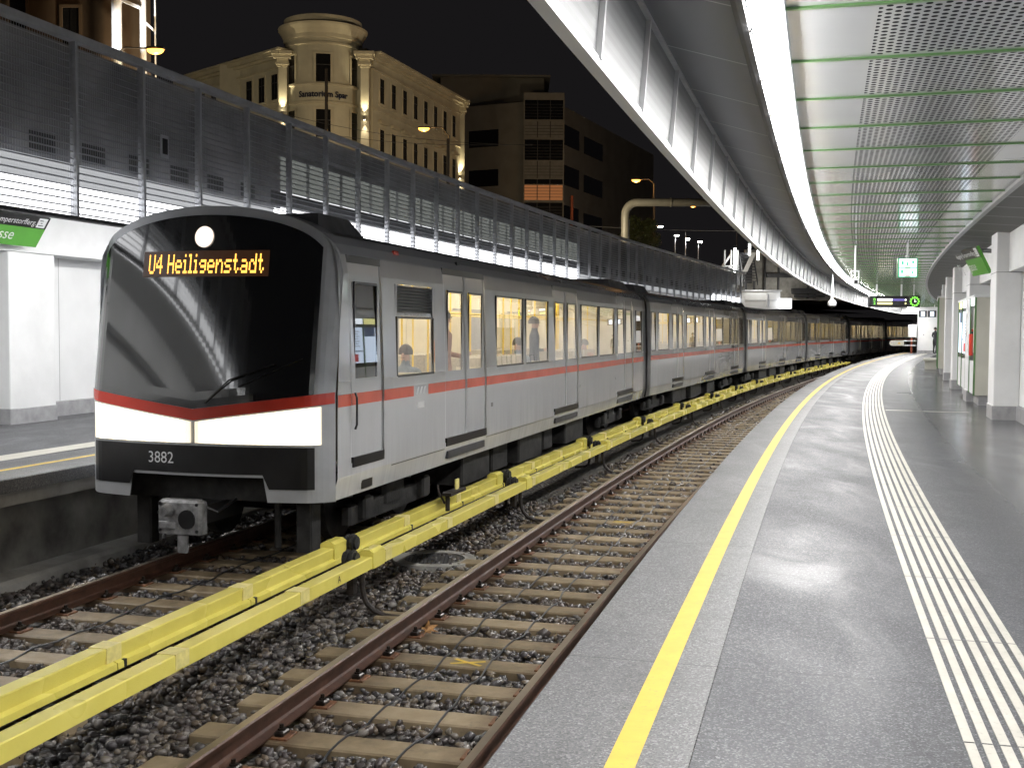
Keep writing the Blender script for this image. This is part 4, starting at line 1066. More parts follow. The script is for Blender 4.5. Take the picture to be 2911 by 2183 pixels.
    # doors
    def door(a, b, z0, z1, leaves, wz0, wz1):
        mb = MB(); n = leaves; lw = (b-a)/n; off = -.018
        X = lambda z: xw(z, off)
        for k in range(n):
            y0, y1 = a+k*lw+.05, a+(k+1)*lw-.03
            g0, g1 = y0+.12, y1-.12
            zz = [z0, .5, .76, .89, wz0, 1.4, 1.8, wz1, 2.2, z1-.08]
            for i in range(len(zz)-1):
                for (c, d) in ((y0, g0), (g0, g1), (g1, y1)):
                    gl = (c == g0 and zz[i] >= wz0-.001 and zz[i+1] <= wz1+.001)
                    mb.face([(X(zz[i]), c, zz[i]), (X(zz[i]), d, zz[i]), (X(zz[i+1]), d, zz[i+1]), (X(zz[i+1]), c, zz[i+1])], 1 if gl else 0)
            for c in (g0, g1): mb.box(X(1.5)-.012, X(1.5)+.006, c-.010, c+.010, wz0, wz1, 2)
            mb.box(X(1.5)-.012, X(1.5)+.006, g0, g1, wz1-.02, wz1+.01, 2)
            for (q0, q1) in ((z0, 1.0), (1.0, 2.2), (2.2, z1-.08)): mb.box(1.515, 1.558, a+k*lw-.034 if k else a-.05, a+k*lw+.052, q0, q1, 3, lambda x, y, z: (x+wz(z)-1.57, y, z))
        for (q0, q1) in ((z0, 1.0), (1.0, 2.2), (2.2, z1-.08)): mb.box(1.515, 1.558, b-.034, b+.05, q0, q1, 3, lambda x, y, z: (x+wz(z)-1.57, y, z))
        mb.box(X(2.35)-.03, X(2.35)+.012, a, b, z1-.08, z1+.004, 2)
        mb.box(X(.1)-.03, X(.1)+.035, a+.04, b-.02, z0-.05, z0+.06, 2)
        return ob('door', mb, ['train', 'glass', 'black', 'train_grey'])
    for a, b in DOORS: door(a, b, .06, 2.42, 2, 1.03, 2.12)
    if first:
        door(.50, 1.45, .13, 2.40, 1, 1.05, 2.11)
        mb = MB(); mb.tube([(xw(.6, .03), .56, .50), (xw(.6, .05), .56, .55), (xw(.7, .05), .56, .85), (xw(.8, .03), .56, .90)], .014, 6); ob('handrail', mb, 'black')
    # windows
    def win(a, b, z0=1.03, z1=2.12, mat='glass'):
        mb = MB(); X = lambda z: xw(z, -.012)
        zz = [z0, 1.4, 1.8, z1]
        for i in range(3): mb.face([(X(zz[i]), a, zz[i]), (X(zz[i]), b, zz[i]), (X(zz[i+1]), b, zz[i+1]), (X(zz[i+1]), a, zz[i+1])], 0)
        for c in (a, b): mb.box(X(1.6)-.012, X(1.6)+.020, c-.016, c+.016, z0, z1, 1)
        for z in (z0, z1): mb.box(X(z)-.012, X(z)+.014, a, b, z-.014, z+.014, 1)
        return ob('window', mb, [mat, 'black'])
    for a, b in WINS: win(a, b)
    win(18.75, 19.7, mat='glass_dark')
    if first:
        win(1.90, 3.18, 1.03, 1.74)
        mb = MB()
        mb.box(xw(1.95)-.06, xw(1.95)-.05, 1.86, 3.22, 1.76, 2.14, 1)
        for q in range(9): z = 1.79+q*.038; mb.face([(xw(z)-.045, 1.92, z), (xw(z)-.045, 3.16, z), (xw(z)+.002, 3.16, z+.022), (xw(z)+.002, 1.92, z+.022)], 0)
        mb.box(xw(1.95)-.05, xw(1.95)+.004, 1.86, 1.92, 1.75, 2.14, 0); mb.box(xw(1.95)-.05, xw(1.95)+.004, 3.16, 3.22, 1.75, 2.14, 0)
        ob('vent_grille', mb, ['train_grey', 'black'])
    else: win(.55, 1.15, mat='glass_dark'); win(1.5, 3.1)
    # side indicator lamps above doors
    for a, b in DOORS+([(2.0, 2.4)] if first else []):
        mb = MB(); c = (a+b)/2-.1; mb.bevbox(xw(2.5)-.03, xw(2.5)+.012, c-.07, c+.07, 2.50, 2.55, .008); ob('door_indicator', mb, 'red' if a == 2.0 else 'black')
    # interior
    mb = MB()
    mb.face([(-1.44, .9, 0), (-1.44, CARLEN-.1, 0), (-1.44, CARLEN-.1, 2.45), (-1.44, .9, 2.45)], 0)
    mb.face([(-1.44, .9, -.02), (1.5, .9, -.02), (1.5, CARLEN-.1, -.02), (-1.44, CARLEN-.1, -.02)], 1)
    mb.face([(-1.44, 1.6 if first else .05, 2.44), (-1.44, CARLEN-.1, 2.44), (1.40, CARLEN-.1, 2.44), (1.40, 1.6 if first else .05, 2.44)], 0)
    y0 = 1.62 if first else .05
    for y in (y0, CARLEN-.1): mb.face([(-1.44, y, 0), (1.48, y, 0), (1.48, y, 2.44), (-1.44, y, 2.44)], 0)
    for a in (3.3, 5.7, 9.6, 12.0, 15.95, 18.45): mb.box(-1.43, -.95, a-.02, a+.02, 0, 2.0, 0); mb.box(1.0, 1.46, a-.02, a+.02, 0, 1.02, 0)
    for a, b in ((4.0, 5.1), (6.2, 9.2), (10.2, 11.4), (12.3, 15.6), (16.5, 17.9)): mb.box(-1.438, -1.432, a, b, 1.05, 2.05, 2)
    ob('interior', mb, ['cream', 'dark', 'seat'])
    mb = MB(); mb.box(-.75, -.55, y0+.3, CARLEN-.5, 2.40, 2.435); mb.box(.55, .75, y0+.3, CARLEN-.5, 2.40, 2.435); ob('ceiling_lamp', mb, 'inlight')
    mb = MB()
    for x in (-.55, .55): mb.tube([(x, y0+.4, 1.86), (x, CARLEN-.5, 1.86)], .018, 6)
    for y in (4.5, 5.6, 9.7, 10.8, 12.0, 16.0, 17.2, 18.4, 7.7, 13.9):
        for x in (.55, -.55): mb.tube([(x, y, 0), (x, y, 2.4)], .018, 6)
    ob('grab_rails', mb, 'grab')
    mb = MB()
    for a, b in ((5.9, 9.4), (12.1, 15.8), (1.9, 3.2)):
        if not first and a == 1.9: a, b = .4, 3.1
        y = a+.1
        while y < b-.4:
            for x in (1.02, .62, -1.02, -.62):
                mb.bevbox(x-.20, x+.20, y, y+.42, .38, .46, .02, 0); mb.bevbox(x-.20, x+.20, y+.36, y+.43, .46, 1.16, .02, 1)
            y += .82
    ob('seats', mb, ['seat', 'seat_red'])
    # roof boxes, underframe, bogies
    mb = MB()
    rb = [(.62, 1.95), (17.4, 20.1)] if first else [(.3, 2.2), (17.4, 20.1)]
    for a, b in rb:
        pr = [(-1.12, 2.66), (-.98, 2.90), (.98, 2.90), (1.12, 2.66)]
        A_ = [(x, a+(.25 if z > 2.8 else 0), z) for x, z in pr]; B_ = [(x, b-(.25 if z > 2.8 else 0), z) for x, z in pr]
        mb = MB()
        for q in range(3): mb.face([A_[q], A_[q+1], B_[q+1], B_[q]])
        mb.face(A_[::-1]); mb.face(B_); ob('roof_unit', mb, 'roofgrey')
    mb = MB(); mb.box(-1.36, 1.36, .35 if first else .1, CARLEN-.1, -.30, -.10)
    for a, b, x in ((5.2, 6.6, 1.28), (7.0, 7.9, 1.2), (8.3, 9.9, 1.3), (10.6, 11.3, 1.15), (11.9, 13.6, 1.28)):
        mb.bevbox(-x, x, a, b, -.74, -.28, .03)
    ob('underframe', mb, 'undercar')
    for yc in (2.7, 17.2):
        mb = MB()
        for x in (-1.10, 1.10): mb.bevbox(x-.07, x+.07, yc-1.35, yc+1.35, -.72, -.48, .03); mb.bevbox(x-.1, x+.1, yc-.35, yc+.35, -.60, -.30, .05)
        mb.box(-1.0, 1.0, yc-.2, yc+.2, -.65, -.35)
        for y in (yc-1.0, yc+1.0):
            for x in (-.79, .79): mb.cyl((x-.065, y, -.53), (x+.065, y, -.53), .42, n=28)
            mb.cyl((-1.2, y, -.53), (1.2, y, -.53), .09, n=12)
        for y in (yc-1.0, yc+1.0): mb.bevbox(1.10, 1.27, y-.14, y+.14, -.66, -.40, .03)
        ob('bogie', mb, 'undercar')
    # gangway
    mb = MB(); g0_, g1_ = CARLEN-.01, CARLEN+.45
    for q in range(8):
        a = g0_+(g1_-g0_)*q/8; b = g0_+(g1_-g0_)*(q+1)/8; w1_, w2_ = (1.40, 1.33) if q % 2 else (1.33, 1.40)
        for sg in (1, -1): mb.face([(sg*w1_, a, -.15), (sg*w2_, b, -.15), (sg*w2_, b, 2.62), (sg*w1_, a, 2.62)])
        mb.face([(-w1_, a, 2.62), (w1_, a, 2.62), (w2_, b, 2.62), (-w2_, b, 2.62)])
    ob('gangway', mb, 'rubber')
    # skirt step plates under doors
    for a, b in DOORS: mb = MB(); mb.box(xw(-.1)-.01, xw(-.1)+.03, a+.1, b-.1, -.16, -.06); ob('door_step', mb, 'dark')
    if first:
        front(ob)
    return car

M['glass_dark'] = glass('window_glass_dark', (0.55, 0.52, 0.48), 0.35, 1.1)
FONT = {'U': '10001 10001 10001 10001 10001 10001 01110', '4': '00010 00110 01010 10010 11111 00010 00010', 'H': '10001 10001 10001 11111 10001 10001 10001',
        'e': '00000 00000 01110 10001 11111 10000 01110', 'i': '010 000 110 010 010 010 111', 'l': '110 010 010 010 010 010 111', 'g': '00000 00000 01111 10001 01111 00001 01110',
        'n': '00000 00000 10110 11001 10001 10001 10001', 's': '00000 00000 01111 10000 01110 00001 11110', 't': '0100 0100 1110 0100 0100 0101 0010', 'a': '00000 00000 01110 00001 01111 10001 01111', 'd': '00001 00001 01101 10011 10001 10001 01111'}
def front(ob):
    def band(name, x0, x1, lo, hi, m, off=.012, nx=40, nz=10, depth=False):
        mb = MB(); g_ = []
        for i in range(nx+1):
            x = x0+(x1-x0)*i/nx; a, b = lo(x), hi(x); b = max(a, b)
            g_.append([(x, fy(x, a+(b-a)*j/nz)-off, a+(b-a)*j/nz) for j in range(nz+1)])
        for i in range(nx):
            for j in range(nz):
                if abs(g_[i][j+1][2]-g_[i][j][2])+abs(g_[i+1][j+1][2]-g_[i+1][j][2]) < 1e-6: continue
                mb.face([g_[i][j], g_[i+1][j], g_[i+1][j+1], g_[i][j+1]])
        o_ = ob(name, mb, m); o_.data.polygons.foreach_set('use_smooth', [True]*len(o_.data.polygons)); return o_
    def arch(inset, xm):
        # upper outline as function of x: invert wz
        def f(x):
            ax = abs(x)/xm*1.534
            if ax >= 1.534: return 2.2-.0
            return 2.2+(.72-inset)*(1-(ax/1.534)**2)**(1/2.6)
        return f
    # grey frame = full face behind everything
    fx = 1.555
    band('front_frame', -fx, fx, lambda x: .02 if abs(x) < .86 else -.24, arch(0.0, fx), 'train_grey', off=0.0, nx=64, nz=24)
    vtop = lambda x: .735+.185*abs(x)/1.5
    vbot = lambda x: .615+.185*abs(x)/1.5
    band('windscreen', -1.43, 1.38, lambda x: vtop(x)+.002, arch(.10, 1.46), 'windscreen', off=.014, nx=60, nz=24)
    band('red_chevron', -1.53, 0, vbot, vtop, 'red', off=.016, nx=24, nz=2)
    band('red_chevron', 0, 1.555, vbot, vtop, 'red', off=.016, nx=24, nz=2)
    for sg in (-1, 1):
        x0, x1 = (-1.43, -.025) if sg < 0 else (.025, 1.45)
        band('headlight', x0, x1, lambda x: .375, lambda x: vbot(x)-.018, 'head', off=.018, nx=24, nz=4)
    band('lower_panel', -1.43, 1.39, lambda x: .05 if abs(x) < .86 else -.10, lambda x: .345, 'black', off=.014, nx=40, nz=6)
    band('trim_line', -1.43, 1.43, lambda x: .348, lambda x: .366, 'steel', off=.018, nx=40, nz=1)
    mb = MB(); z = 2.58; y = fy(0, z); mb.disc((0, y-.02, z), (0, -1, .16), .115, 28, t=.012); ob('top_headlight', mb, 'head_round')
    # destination display
    def onf(x, z, off): return (x, fy(x, z)-off, z)
    mb = MB(); x0, x1, z0, z1 = -.80, .80, 2.15, 2.43
    for i in range(16):
        a, b = x0+(x1-x0)*i/16, x0+(x1-x0)*(i+1)/16; mb.face([onf(a, z0, .018), onf(b, z0, .018), onf(b, z1, .018), onf(a, z1, .018)])
    ob('destination_display', mb, 'led_dim')
    mb = MB(); txt = 'U4 Heiligenstadt'; px = .0174; 
    wid = sum((len(FONT[c].split()[0])+1 if c != ' ' else 3) for c in txt)*px; x = -wid/2+.03
    pz = .030; zb = 2.20
    for c in txt:
        if c == ' ': x += 3*px; continue
        rows = FONT[c].split()
        for r_, row in enumerate(rows):
            for k, bch in enumerate(row):
                if bch == '1':
                    cx_ = x+k*px; cz_ = zb+(6-r_)*pz; h = .46
                    mb.face([onf(cx_-px*h, cz_-pz*h, .022), onf(cx_+px*h, cz_-pz*h, .022), onf(cx_+px*h, cz_+pz*h, .022), onf(cx_-px*h, cz_+pz*h, .022)])
        x += (len(rows[0])+1)*px
    ob('destination_text', mb, 'led')
    mb = MB(); text_mb(mb, '3882', .175, lambda x, y, z: onf(-.42+x, .20+y, .02)); ob('fleet_number', mb, 'white')
    # wiper
    mb = MB(); mb.tube([onf(.15, .80, .03), onf(.45, 1.05, .05), onf(.95, 1.22, .05)], .009, 5); mb.tube([onf(.55, .98, .03), onf(1.25, 1.28, .03)], .007, 5); ob('wiper', mb, 'black')
    # coupler
    mb = MB(); mb.bevbox(-.27, .27, -.52, -.36, -.56, -.20, .03, 0); mb.cyl((-.13, -.52, -.31), (-.13, -.62, -.31), .075, .05, n=16, mi=0); mb.cyl((.10, -.5, -.40), (.10, -.535, -.40), .11, .10, n=18, mi=1)
    mb.bevbox(-.24, -.02, -.545, -.52, -.50, -.42, .01, 0); mb.tube([(.22, -.45, -.25), (.34, -.3, -.34), (.40, .0, -.24)], .018, 6, 1); mb.tube([(-.22, -.45, -.25), (-.40, -.3, -.38), (-.46, .0, -.24)], .018, 6, 1)
    for bx_ in (-.23, .23):
        for bz_ in (-.52, -.24): mb.cyl((bx_, -.525, bz_), (bx_, -.54, bz_), .018, n=8, mi=1)
    mb.box(-.12, .12, -.38, .6, -.50, -.30, 1); mb.bevbox(-.04, .08, -.50, -.44, -.76, -.56, .015, 0); mb.tube([(-.2, -.5, -.6), (-.35, -.3, -.72), (-.5, 0, -.5)], .02, 6, 1)
    ob('coupler', mb, ['coupler', 'black'])
    mb = MB()
    for x in (-1.05, 1.05): mb.bevbox(x-.10, x+.10, .35, .6, -.86, -.24, .02); mb.cyl((x*.72, .3, -.24), (x*.72, .3, -.8), .04, n=8)
    mb.box(-1.35, 1.35, .25, .5, -.30, -.02); ob('front_underframe', mb, 'undercar')

train = thing('metro_train', 'silver metro train with red stripe and lit headlights passing on the left track', 'train', (cars[0][0], cars[0][1], 0), -cars[0][2])
c1 = make_car(True); c1.parent = train; CS = Matrix.Translation((.07, 0, 0)) @ Matrix.Diagonal((.955, 1, 1, 1)); c1.matrix_basis = CS
bpy.context.view_layer.update()
Ti = Matrix.Translation(train.location) @ Matrix.Rotation(-cars[0][2], 4, 'Z'); Ti = Ti.inverted()
c2 = None
for k in range(1, 6):
    x, y, th = cars[k]; Mx = Ti @ (Matrix.Translation((x, y, 0)) @ Matrix.Rotation(-th, 4, 'Z'))
    if c2 is None: c2 = make_car(False); o = c2
    else:
        o = c2.copy(); col.objects.link(o)
        for ch in list(c2.children): d = ch.copy(); col.objects.link(d); d.parent = o
    o.parent = train; o.matrix_basis = Mx @ CS

# ------------------------------------------------------------------ people
def person(label, loc, rz, pose, coat, legs='darkcoat', hair='hair', scale=1.0, group=None):
    J = pose; names_ = list(J['p'].keys()); idx = {n_: i for i, n_ in enumerate(names_)}
    me = bpy.data.meshes.new('person'); me.from_pydata([J['p'][n_][:3] for n_ in names_], [(idx[a], idx[b]) for a, b in J['e']], [])
    o = bpy.data.objects.new('tmp', me); col.objects.link(o)
    sk = o.modifiers.new('s', 'SKIN'); sk.use_smooth_shade = True
    for n_, v in zip(names_, me.skin_vertices[0].data): v.radius = (J['p'][n_][3], J['p'][n_][4] if len(J['p'][n_]) > 4 else J['p'][n_][3]); v.use_root = (n_ == 'pelvis')
    sd = o.modifiers.new('d', 'SUBSURF'); sd.levels = 2; sd.render_levels = 2
    dg = bpy.context.evaluated_depsgraph_get(); m2 = bpy.data.meshes.new_from_object(o.evaluated_get(dg)); bpy.data.objects.remove(o)
    m2.name = 'person'; m2.materials.clear()
    for q in (coat, legs, 'skin'): m2.materials.append(M[q])
    hz = J['p']['neck'][2]; pz = J['p']['pelvis'][2]; hands = [Vector(J['p'][h][:3]) for h in ('hand_r', 'hand_l')]
    for p in m2.polygons:
        c = p.center; k = 0
        if c.z > hz+.02 or min((c-h).length for h in hands) < .085: k = 2
        elif c.z < pz-.05: k = 1
        p.material_index = k; p.use_smooth = True
    ob_ = bpy.data.objects.new('person', m2); col.objects.link(ob_); ob_.location = loc; ob_.rotation_euler = (0, 0, rz); ob_.scale = (scale,)*3
    tag(ob_, label, 'person', group)
    hp = Vector(J['p']['head'][:3]); mb = MB(); n1, n2 = 14, 8
    g_ = []
    for i in range(n2+1):
        a = math.pi/2*i/n2*1.15
        g_.append([(hp.x+.098*math.sin(a)*math.cos(2*math.pi*k/n1), hp.y+.018+.108*math.sin(a)*math.sin(2*math.pi*k/n1), hp.z+.02+.118*math.cos(a)) for k in range(n1)])
    for i in range(n2):
        for k in range(n1): j = (k+1) % n1; mb.face([g_[i][k], g_[i+1][k], g_[i+1][j], g_[i][j]])
    mb.build('hair', hair, ob_, smooth=True)
    mb = MB()
    for x in (-.032, .032): mb.disc((hp.x+x, hp.y-.093, hp.z+.012), (0, -1, 0), .011, 10, t=.004)
    mb.box(hp.x-.022, hp.x+.022, hp.y-.094, hp.y-.088, hp.z-.052, hp.z-.045); mb.build('face_features', 'hair', ob_)
    return ob_
STAND = dict(p=dict(pelvis=(0, 0, .95, .15, .11), waist=(0, 0, 1.10, .14, .10), chest=(0, 0, 1.32, .17, .12), neckb=(0, .0, 1.47, .07), neck=(0, 0, 1.53, .055), head=(0, -.005, 1.64, .088, .095), headt=(0, 0, 1.72, .06),
    nose=(0, -.10, 1.635, .014),
    sh_r=(.19, 0, 1.42, .06), el_r=(.25, .02, 1.15, .045), wr_r=(.18, -.20, 1.12, .033), hand_r=(.12, -.29, 1.15, .035), fi_r1=(.10, -.35, 1.18, .012), fi_r2=(.12, -.36, 1.165, .012), fi_r3=(.14, -.355, 1.15, .011),
    sh_l=(-.19, 0, 1.42, .06), el_l=(-.26, .03, 1.15, .045), wr_l=(-.25, -.04, .90, .033), hand_l=(-.25, -.06, .82, .035), fi_l1=(-.24, -.08, .75, .012), fi_l2=(-.25, -.065, .74, .012), fi_l3=(-.255, -.04, .75, .011),
    hip_r=(.10, 0, .88, .11), kn_r=(.11, -.02, .50, .070), an_r=(.11, .02, .10, .048), toe_r=(.12, -.16, .05, .042),
    hip_l=(-.10, 0, .88, .11), kn_l=(-.11, -.02, .50, .070), an_l=(-.11, .02, .10, .048), toe_l=(-.13, -.16, .05, .042)),
    e=[('pelvis', 'waist'), ('waist', 'chest'), ('chest', 'neckb'), ('neckb', 'neck'), ('neck', 'head'), ('head', 'headt'), ('head', 'nose'), ('chest', 'sh_r'), ('sh_r', 'el_r'), ('el_r', 'wr_r'), ('wr_r', 'hand_r'), ('hand_r', 'fi_r1'), ('hand_r', 'fi_r2'), ('hand_r', 'fi_r3'),
       ('chest', 'sh_l'), ('sh_l', 'el_l'), ('el_l', 'wr_l'), ('wr_l', 'hand_l'), ('hand_l', 'fi_l1'), ('hand_l', 'fi_l2'), ('hand_l', 'fi_l3'), ('pelvis', 'hip_r'), ('hip_r', 'kn_r'), ('kn_r', 'an_r'), ('an_r', 'toe_r'), ('pelvis', 'hip_l'), ('hip_l', 'kn_l'), ('kn_l', 'an_l'), ('an_l', 'toe_l')])
def variant(base, **kw):
    p = dict(base['p']); p.update(kw); return dict(p=p, e=base['e'])
SIT = variant(STAND, **{k: (v[0], v[1], v[2]-.37)+tuple(v[3:]) for k, v in STAND['p'].items() if v[2] > .7 and not k.startswith(('hip', 'kn'))},
    hip_r=(.10, -.05, .55, .10), kn_r=(.11, -.45, .55, .07), an_r=(.11, -.46, .10, .048), toe_r=(.12, -.62, .05, .042), hip_l=(-.10, -.05, .55, .10), kn_l=(-.11, -.45, .55, .07), an_l=(-.11, -.46, .10, .048), toe_l=(-.13, -.62, .05, .042))
person('person in dark clothes standing at the far end of the right platform', P.at(89.0, 2.72, 0), -P.th(89)+2.4, STAND, 'darkcoat', scale=1.1)
th1 = cars[0][2]
def incar(x, y, z=0): return (cars[0][0]+x*math.cos(th1)+y*math.sin(th1), cars[0][1]-x*math.sin(th1)+y*math.cos(th1), z)
person('passenger in a brown pink coat standing inside the first double door of the train', incar(1.08, 4.95, -.01), -th1+math.pi/2, STAND, 'pinkcoat', scale=1.08)
person('passenger in grey blue seated at the window behind the train cab', incar(1.02, 3.55, -.01), -th1, SIT, 'bluecoat')
person('passenger seated at the wide window between the first two double doors of the train', incar(1.02, 9.2, -.01), -th1, SIT, 'bluecoat', scale=1.05)

person('passenger in dark clothes standing near the second double door of the train', incar(.7, 11.6, -.01), -th1+2.0, STAND, 'darkcoat', scale=1.06)
person('passenger in a brown pink coat seated at the last wide window of the front carriage', incar(1.02, 14.9, -.01), -th1, SIT, 'pinkcoat')
# ------------------------------------------------------------------ street, buildings
struct(sweep('street', [(-12.25, 3.98), (-60, 4.0), (-160, 4.0)], -20, 160, ['bed'], ds=4))
def spot(loc, target, power, colr, ang=70, blend=.6, r=.05):
    l = bpy.data.lights.new('spot', 'SPOT'); l.energy = power; l.color = colr; l.spot_size = R(ang); l.spot_blend = blend; l.shadow_soft_size = r
    o = bpy.data.objects.new('uplight_beam', l); col.objects.link(o); o.location = loc
    o.rotation_euler = (Vector(target)-Vector(loc)).to_track_quat('-Z', 'Y').to_euler(); return o
def point(loc, power, colr, r=.1):
    l = bpy.data.lights.new('point', 'POINT'); l.energy = power; l.color = colr; l.shadow_soft_size = r
    o = bpy.data.objects.new('point_light', l); col.objects.link(o); o.location = loc; return o
def facade_windows(par, A, B, ts, rows, w_, proud=.06, frame='cream_trim', sill=True, ped=False):
    A = Vector(A); B = Vector(B); d = (B-A); ln = d.length; d.normalize(); n_ = Vector((d.y, -d.x, 0))
    if n_.y > 0: n_ = -n_
    def F(x, y, z): p = A+d*x+n_*y; return (p.x, p.y, z)
    for z0, z1 in rows:
        for t_ in ts:
            c = t_*ln; h = w_/2
            mb = MB(); e = .10
            mb.box(c-h-e, c-h, -.02, proud, z0-e, z1+e, 0, F); mb.box(c+h, c+h+e, -.02, proud, z0-e, z1+e, 0, F)
            mb.box(c-h, c+h, -.02, proud, z1, z1+e, 0, F)
            if sill: mb.box(c-h-.18, c+h+.18, -.02, proud+.10, z0-e-.06, z0-.002, 0, F)
            if ped and z1 < 17: mb.box(c-h-.25, c+h+.25, -.02, proud+.22, z1+.35, z1+.50, 0, F); mb.box(c-h-.12, c+h+.12, -.02, proud+.14, z1+.50, z1+.62, 0, F)
            o = mb.build('window', frame, par)
            mb = MB(); mb.face([F(c-h, .012, z0), F(c+h, .012, z0), F(c+h, .012, z1), F(c-h, .012, z1)]); mb.box(c-.025, c+.025, .012, .035, z0, z1, 1, F); mb.box(c-h, c+h, .012, .033, z0+(z1-z0)*.66, z0+(z1-z0)*.66+.05, 1, F)
            mb.build('pane', ['darkglass', 'dark'], o)
cb = thing('corner_building', 'cream corner building with a round turret and uplit pilasters', 'building')
def wingwall(A, B, z0, z1, name='wall', th_=.4):
    A = Vector(A); B = Vector(B); d = (B-A).normalized(); n_ = Vector((d.y, -d.x, 0)); n_ = -n_ if n_.y > 0 else n_
    def F(x, y, z): p = A+d*x+n_*y; return (p.x, p.y, z)
    ln = (B-A).length
    mb = MB(); mb.box(0, ln, -12, 0, z0, z1, 0, F); mb.build(name, 'cream_facade', cb)
    mb = MB(); mb.box(-.1, ln+.1, -.1, .16, z1-1.05, z1-.95, 0, F); mb.box(-.1, ln+.2, -.1, .26, z1-.42, z1-.26, 0, F); mb.box(-.1, ln+.3, -.2, .50, z1-.26, z1+.0, 0, F); mb.box(-.1, ln+.38, -.3, .66, z1+.002, z1+.14, 0, F)
    mb.box(0, ln, -.02, .10, 16.62, 16.80, 0, F)
    mb.build('cornice', 'cream_trim', cb)
    mb = MB(); mb.box(.2, ln-.2, -11, -.6, z1+.15, z1+.5, 0, F); mb.build('roof', 'dark', cb)
wingwall((-9.65, 79.4, 0), (-4.35, 96.0, 0), 3.9, 20.35)
wingwall((-25.5, 88.5, 0), (-15.7, 78.8, 0), 3.9, 20.35)
rows = [(17.2, 18.95), (13.75, 15.45), (10.3, 12.0), (6.9, 8.6)]
facade_windows(cb, (-9.65, 79.4, 0), (-4.35, 96.0, 0), [.085+.1165*k for k in range(8)], rows, .78, ped=True)
facade_windows(cb, (-25.5, 88.5, 0), (-15.7, 78.8, 0), [.93-.115*k for k in range(8)], rows, .78, ped=True)
# turret
TX_, TY_, TR = -13.25, 80.6, 2.58
def ringmb(mb, prof, a0=0, a1=2*math.pi, n=56, mi=0):
    for i in range(n):
        a, b = a0+(a1-a0)*i/n, a0+(a1-a0)*(i+1)/n
        for j in range(len(prof)-1):
            (r0_, z0_), (r1_, z1_) = prof[j], prof[j+1]
            mb.face([(TX_+r0_*math.sin(a), TY_-r0_*math.cos(a), z0_), (TX_+r0_*math.sin(b), TY_-r0_*math.cos(b), z0_), (TX_+r1_*math.sin(b), TY_-r1_*math.cos(b), z1_), (TX_+r1_*math.sin(a), TY_-r1_*math.cos(a), z1_)], mi)
mb = MB(); ringmb(mb, [(TR, 3.9), (TR, 21.3), (TR-.2, 22.5)]); mb.build('turret_wall', 'cream_facade', cb)
mb = MB(); ringmb(mb, [(TR, 20.72), (TR+.10, 20.74), (TR+.10, 20.86), (TR, 20.9)]); ringmb(mb, [(TR, 21.15), (TR+.12, 21.2), (TR+.15, 21.45), (TR+.30, 21.75), (TR+.46, 21.98), (TR+.50, 22.12), (TR+.40, 22.16), (TR+.12, 22.2), (TR+.10, 22.68), (TR, 22.72), (0, 22.75)])
ringmb(mb, [(TR, 17.95), (TR+.14, 18.0), (TR+.14, 18.1), (TR, 18.14)]); ringmb(mb, [(TR, 16.72), (TR+.12, 16.77), (TR+.12, 16.9), (TR, 16.95)]); mb.build('turret_cornice', 'cream_trim', cb)
for z0, z1 in ((18.2, 20.05), (14.5, 16.35), (11, 12.8)):
    for ac, hw in ((-.98, .20), (-.02+.02, .215), (.98, .20)):
        ac += .163
        mb = MB(); n = 6
        for i in range(n):
            a, b = ac-hw+2*hw*i/n, ac-hw+2*hw*(i+1)/n; ringmb(mb, [(TR+.02, z0), (TR+.02, z1)], a, b, 1, 1)
        for a in (ac-hw, ac+hw): ringmb(mb, [(TR, z0-.1), (TR+.07, z0-.1), (TR+.07, z1+.1), (TR, z1+.1)], a-.03, a+.03, 1, 0)
        ringmb(mb, [(TR, z1), (TR+.08, z1), (TR+.08, z1+.12), (TR, z1+.12)], ac-hw-.05, ac+hw+.05, 4, 0); ringmb(mb, [(TR+.02, z0+1.1), (TR+.045, z0+1.1), (TR+.045, z0+1.16)], ac-hw, ac+hw, 4, 2)
        mb.build('turret_window', ['cream_trim', 'darkglass', 'dark'], cb)
def pil(x0, x1, y, z1=20.3, zl=16.35, powr=300):
    mb = MB(); mb.box(x0, x1, y-.28, y+.3, 3.9, z1-1.0); mb.build('pilaster', 'cream_facade', cb)
    mb = MB()
    for q, (e, a, b) in enumerate(((.06, 1.0, .85), (.16, .85, .70), (.10, .70, .45), (.30, .45, .2), (.42, .2, -.02))): mb.box(x0-e, x1+e, y-.28-e, y+.3, z1-a, z1-b-.002)
    mb.build('capital', 'cream_trim', cb)
    xc = (x0+x1)/2
    mb = MB(); mb.cyl((xc, y-.42, zl-.35), (xc, y-.42, zl-.05), .07, n=12, mi=0); mb.disc((xc, y-.42, zl-.049), (0, 0, 1), .06, 12, mi=1); mb.box(xc-.02, xc+.02, y-.42, y-.28, zl-.22, zl-.18); mb.disc((xc, y-.42, zl-.351), (0, 0, -1), .06, 12, mi=1); mb.build('uplight', ['steel', 'up_em'], cb)
    spot((xc, y-.46, zl-.02), (xc, y-.24, zl+4), powr, (1, .83, .50), 62, .9)
    spot((xc, y-.46, zl-.38), (xc, y-.24, zl-4), powr*.5, (1, .83, .55), 50, .9)
M['up_em'] = emit('uplight_lens', (1, .85, .55), 25)
M['navy'] = simple('navy_letters', (0.012, 0.016, 0.05), 0.4)
mb = MB(); text_mb(mb, 'Sanatorium Spar', .56, lambda x, y, z: (TX_+(TR+.08)*math.sin(x/TR*.97+.163), TY_-(TR+.08)*math.cos(x/TR*.97+.163), 17.35+y), sx=.94, bold=.018); mb.build('facade_lettering', 'navy', cb)
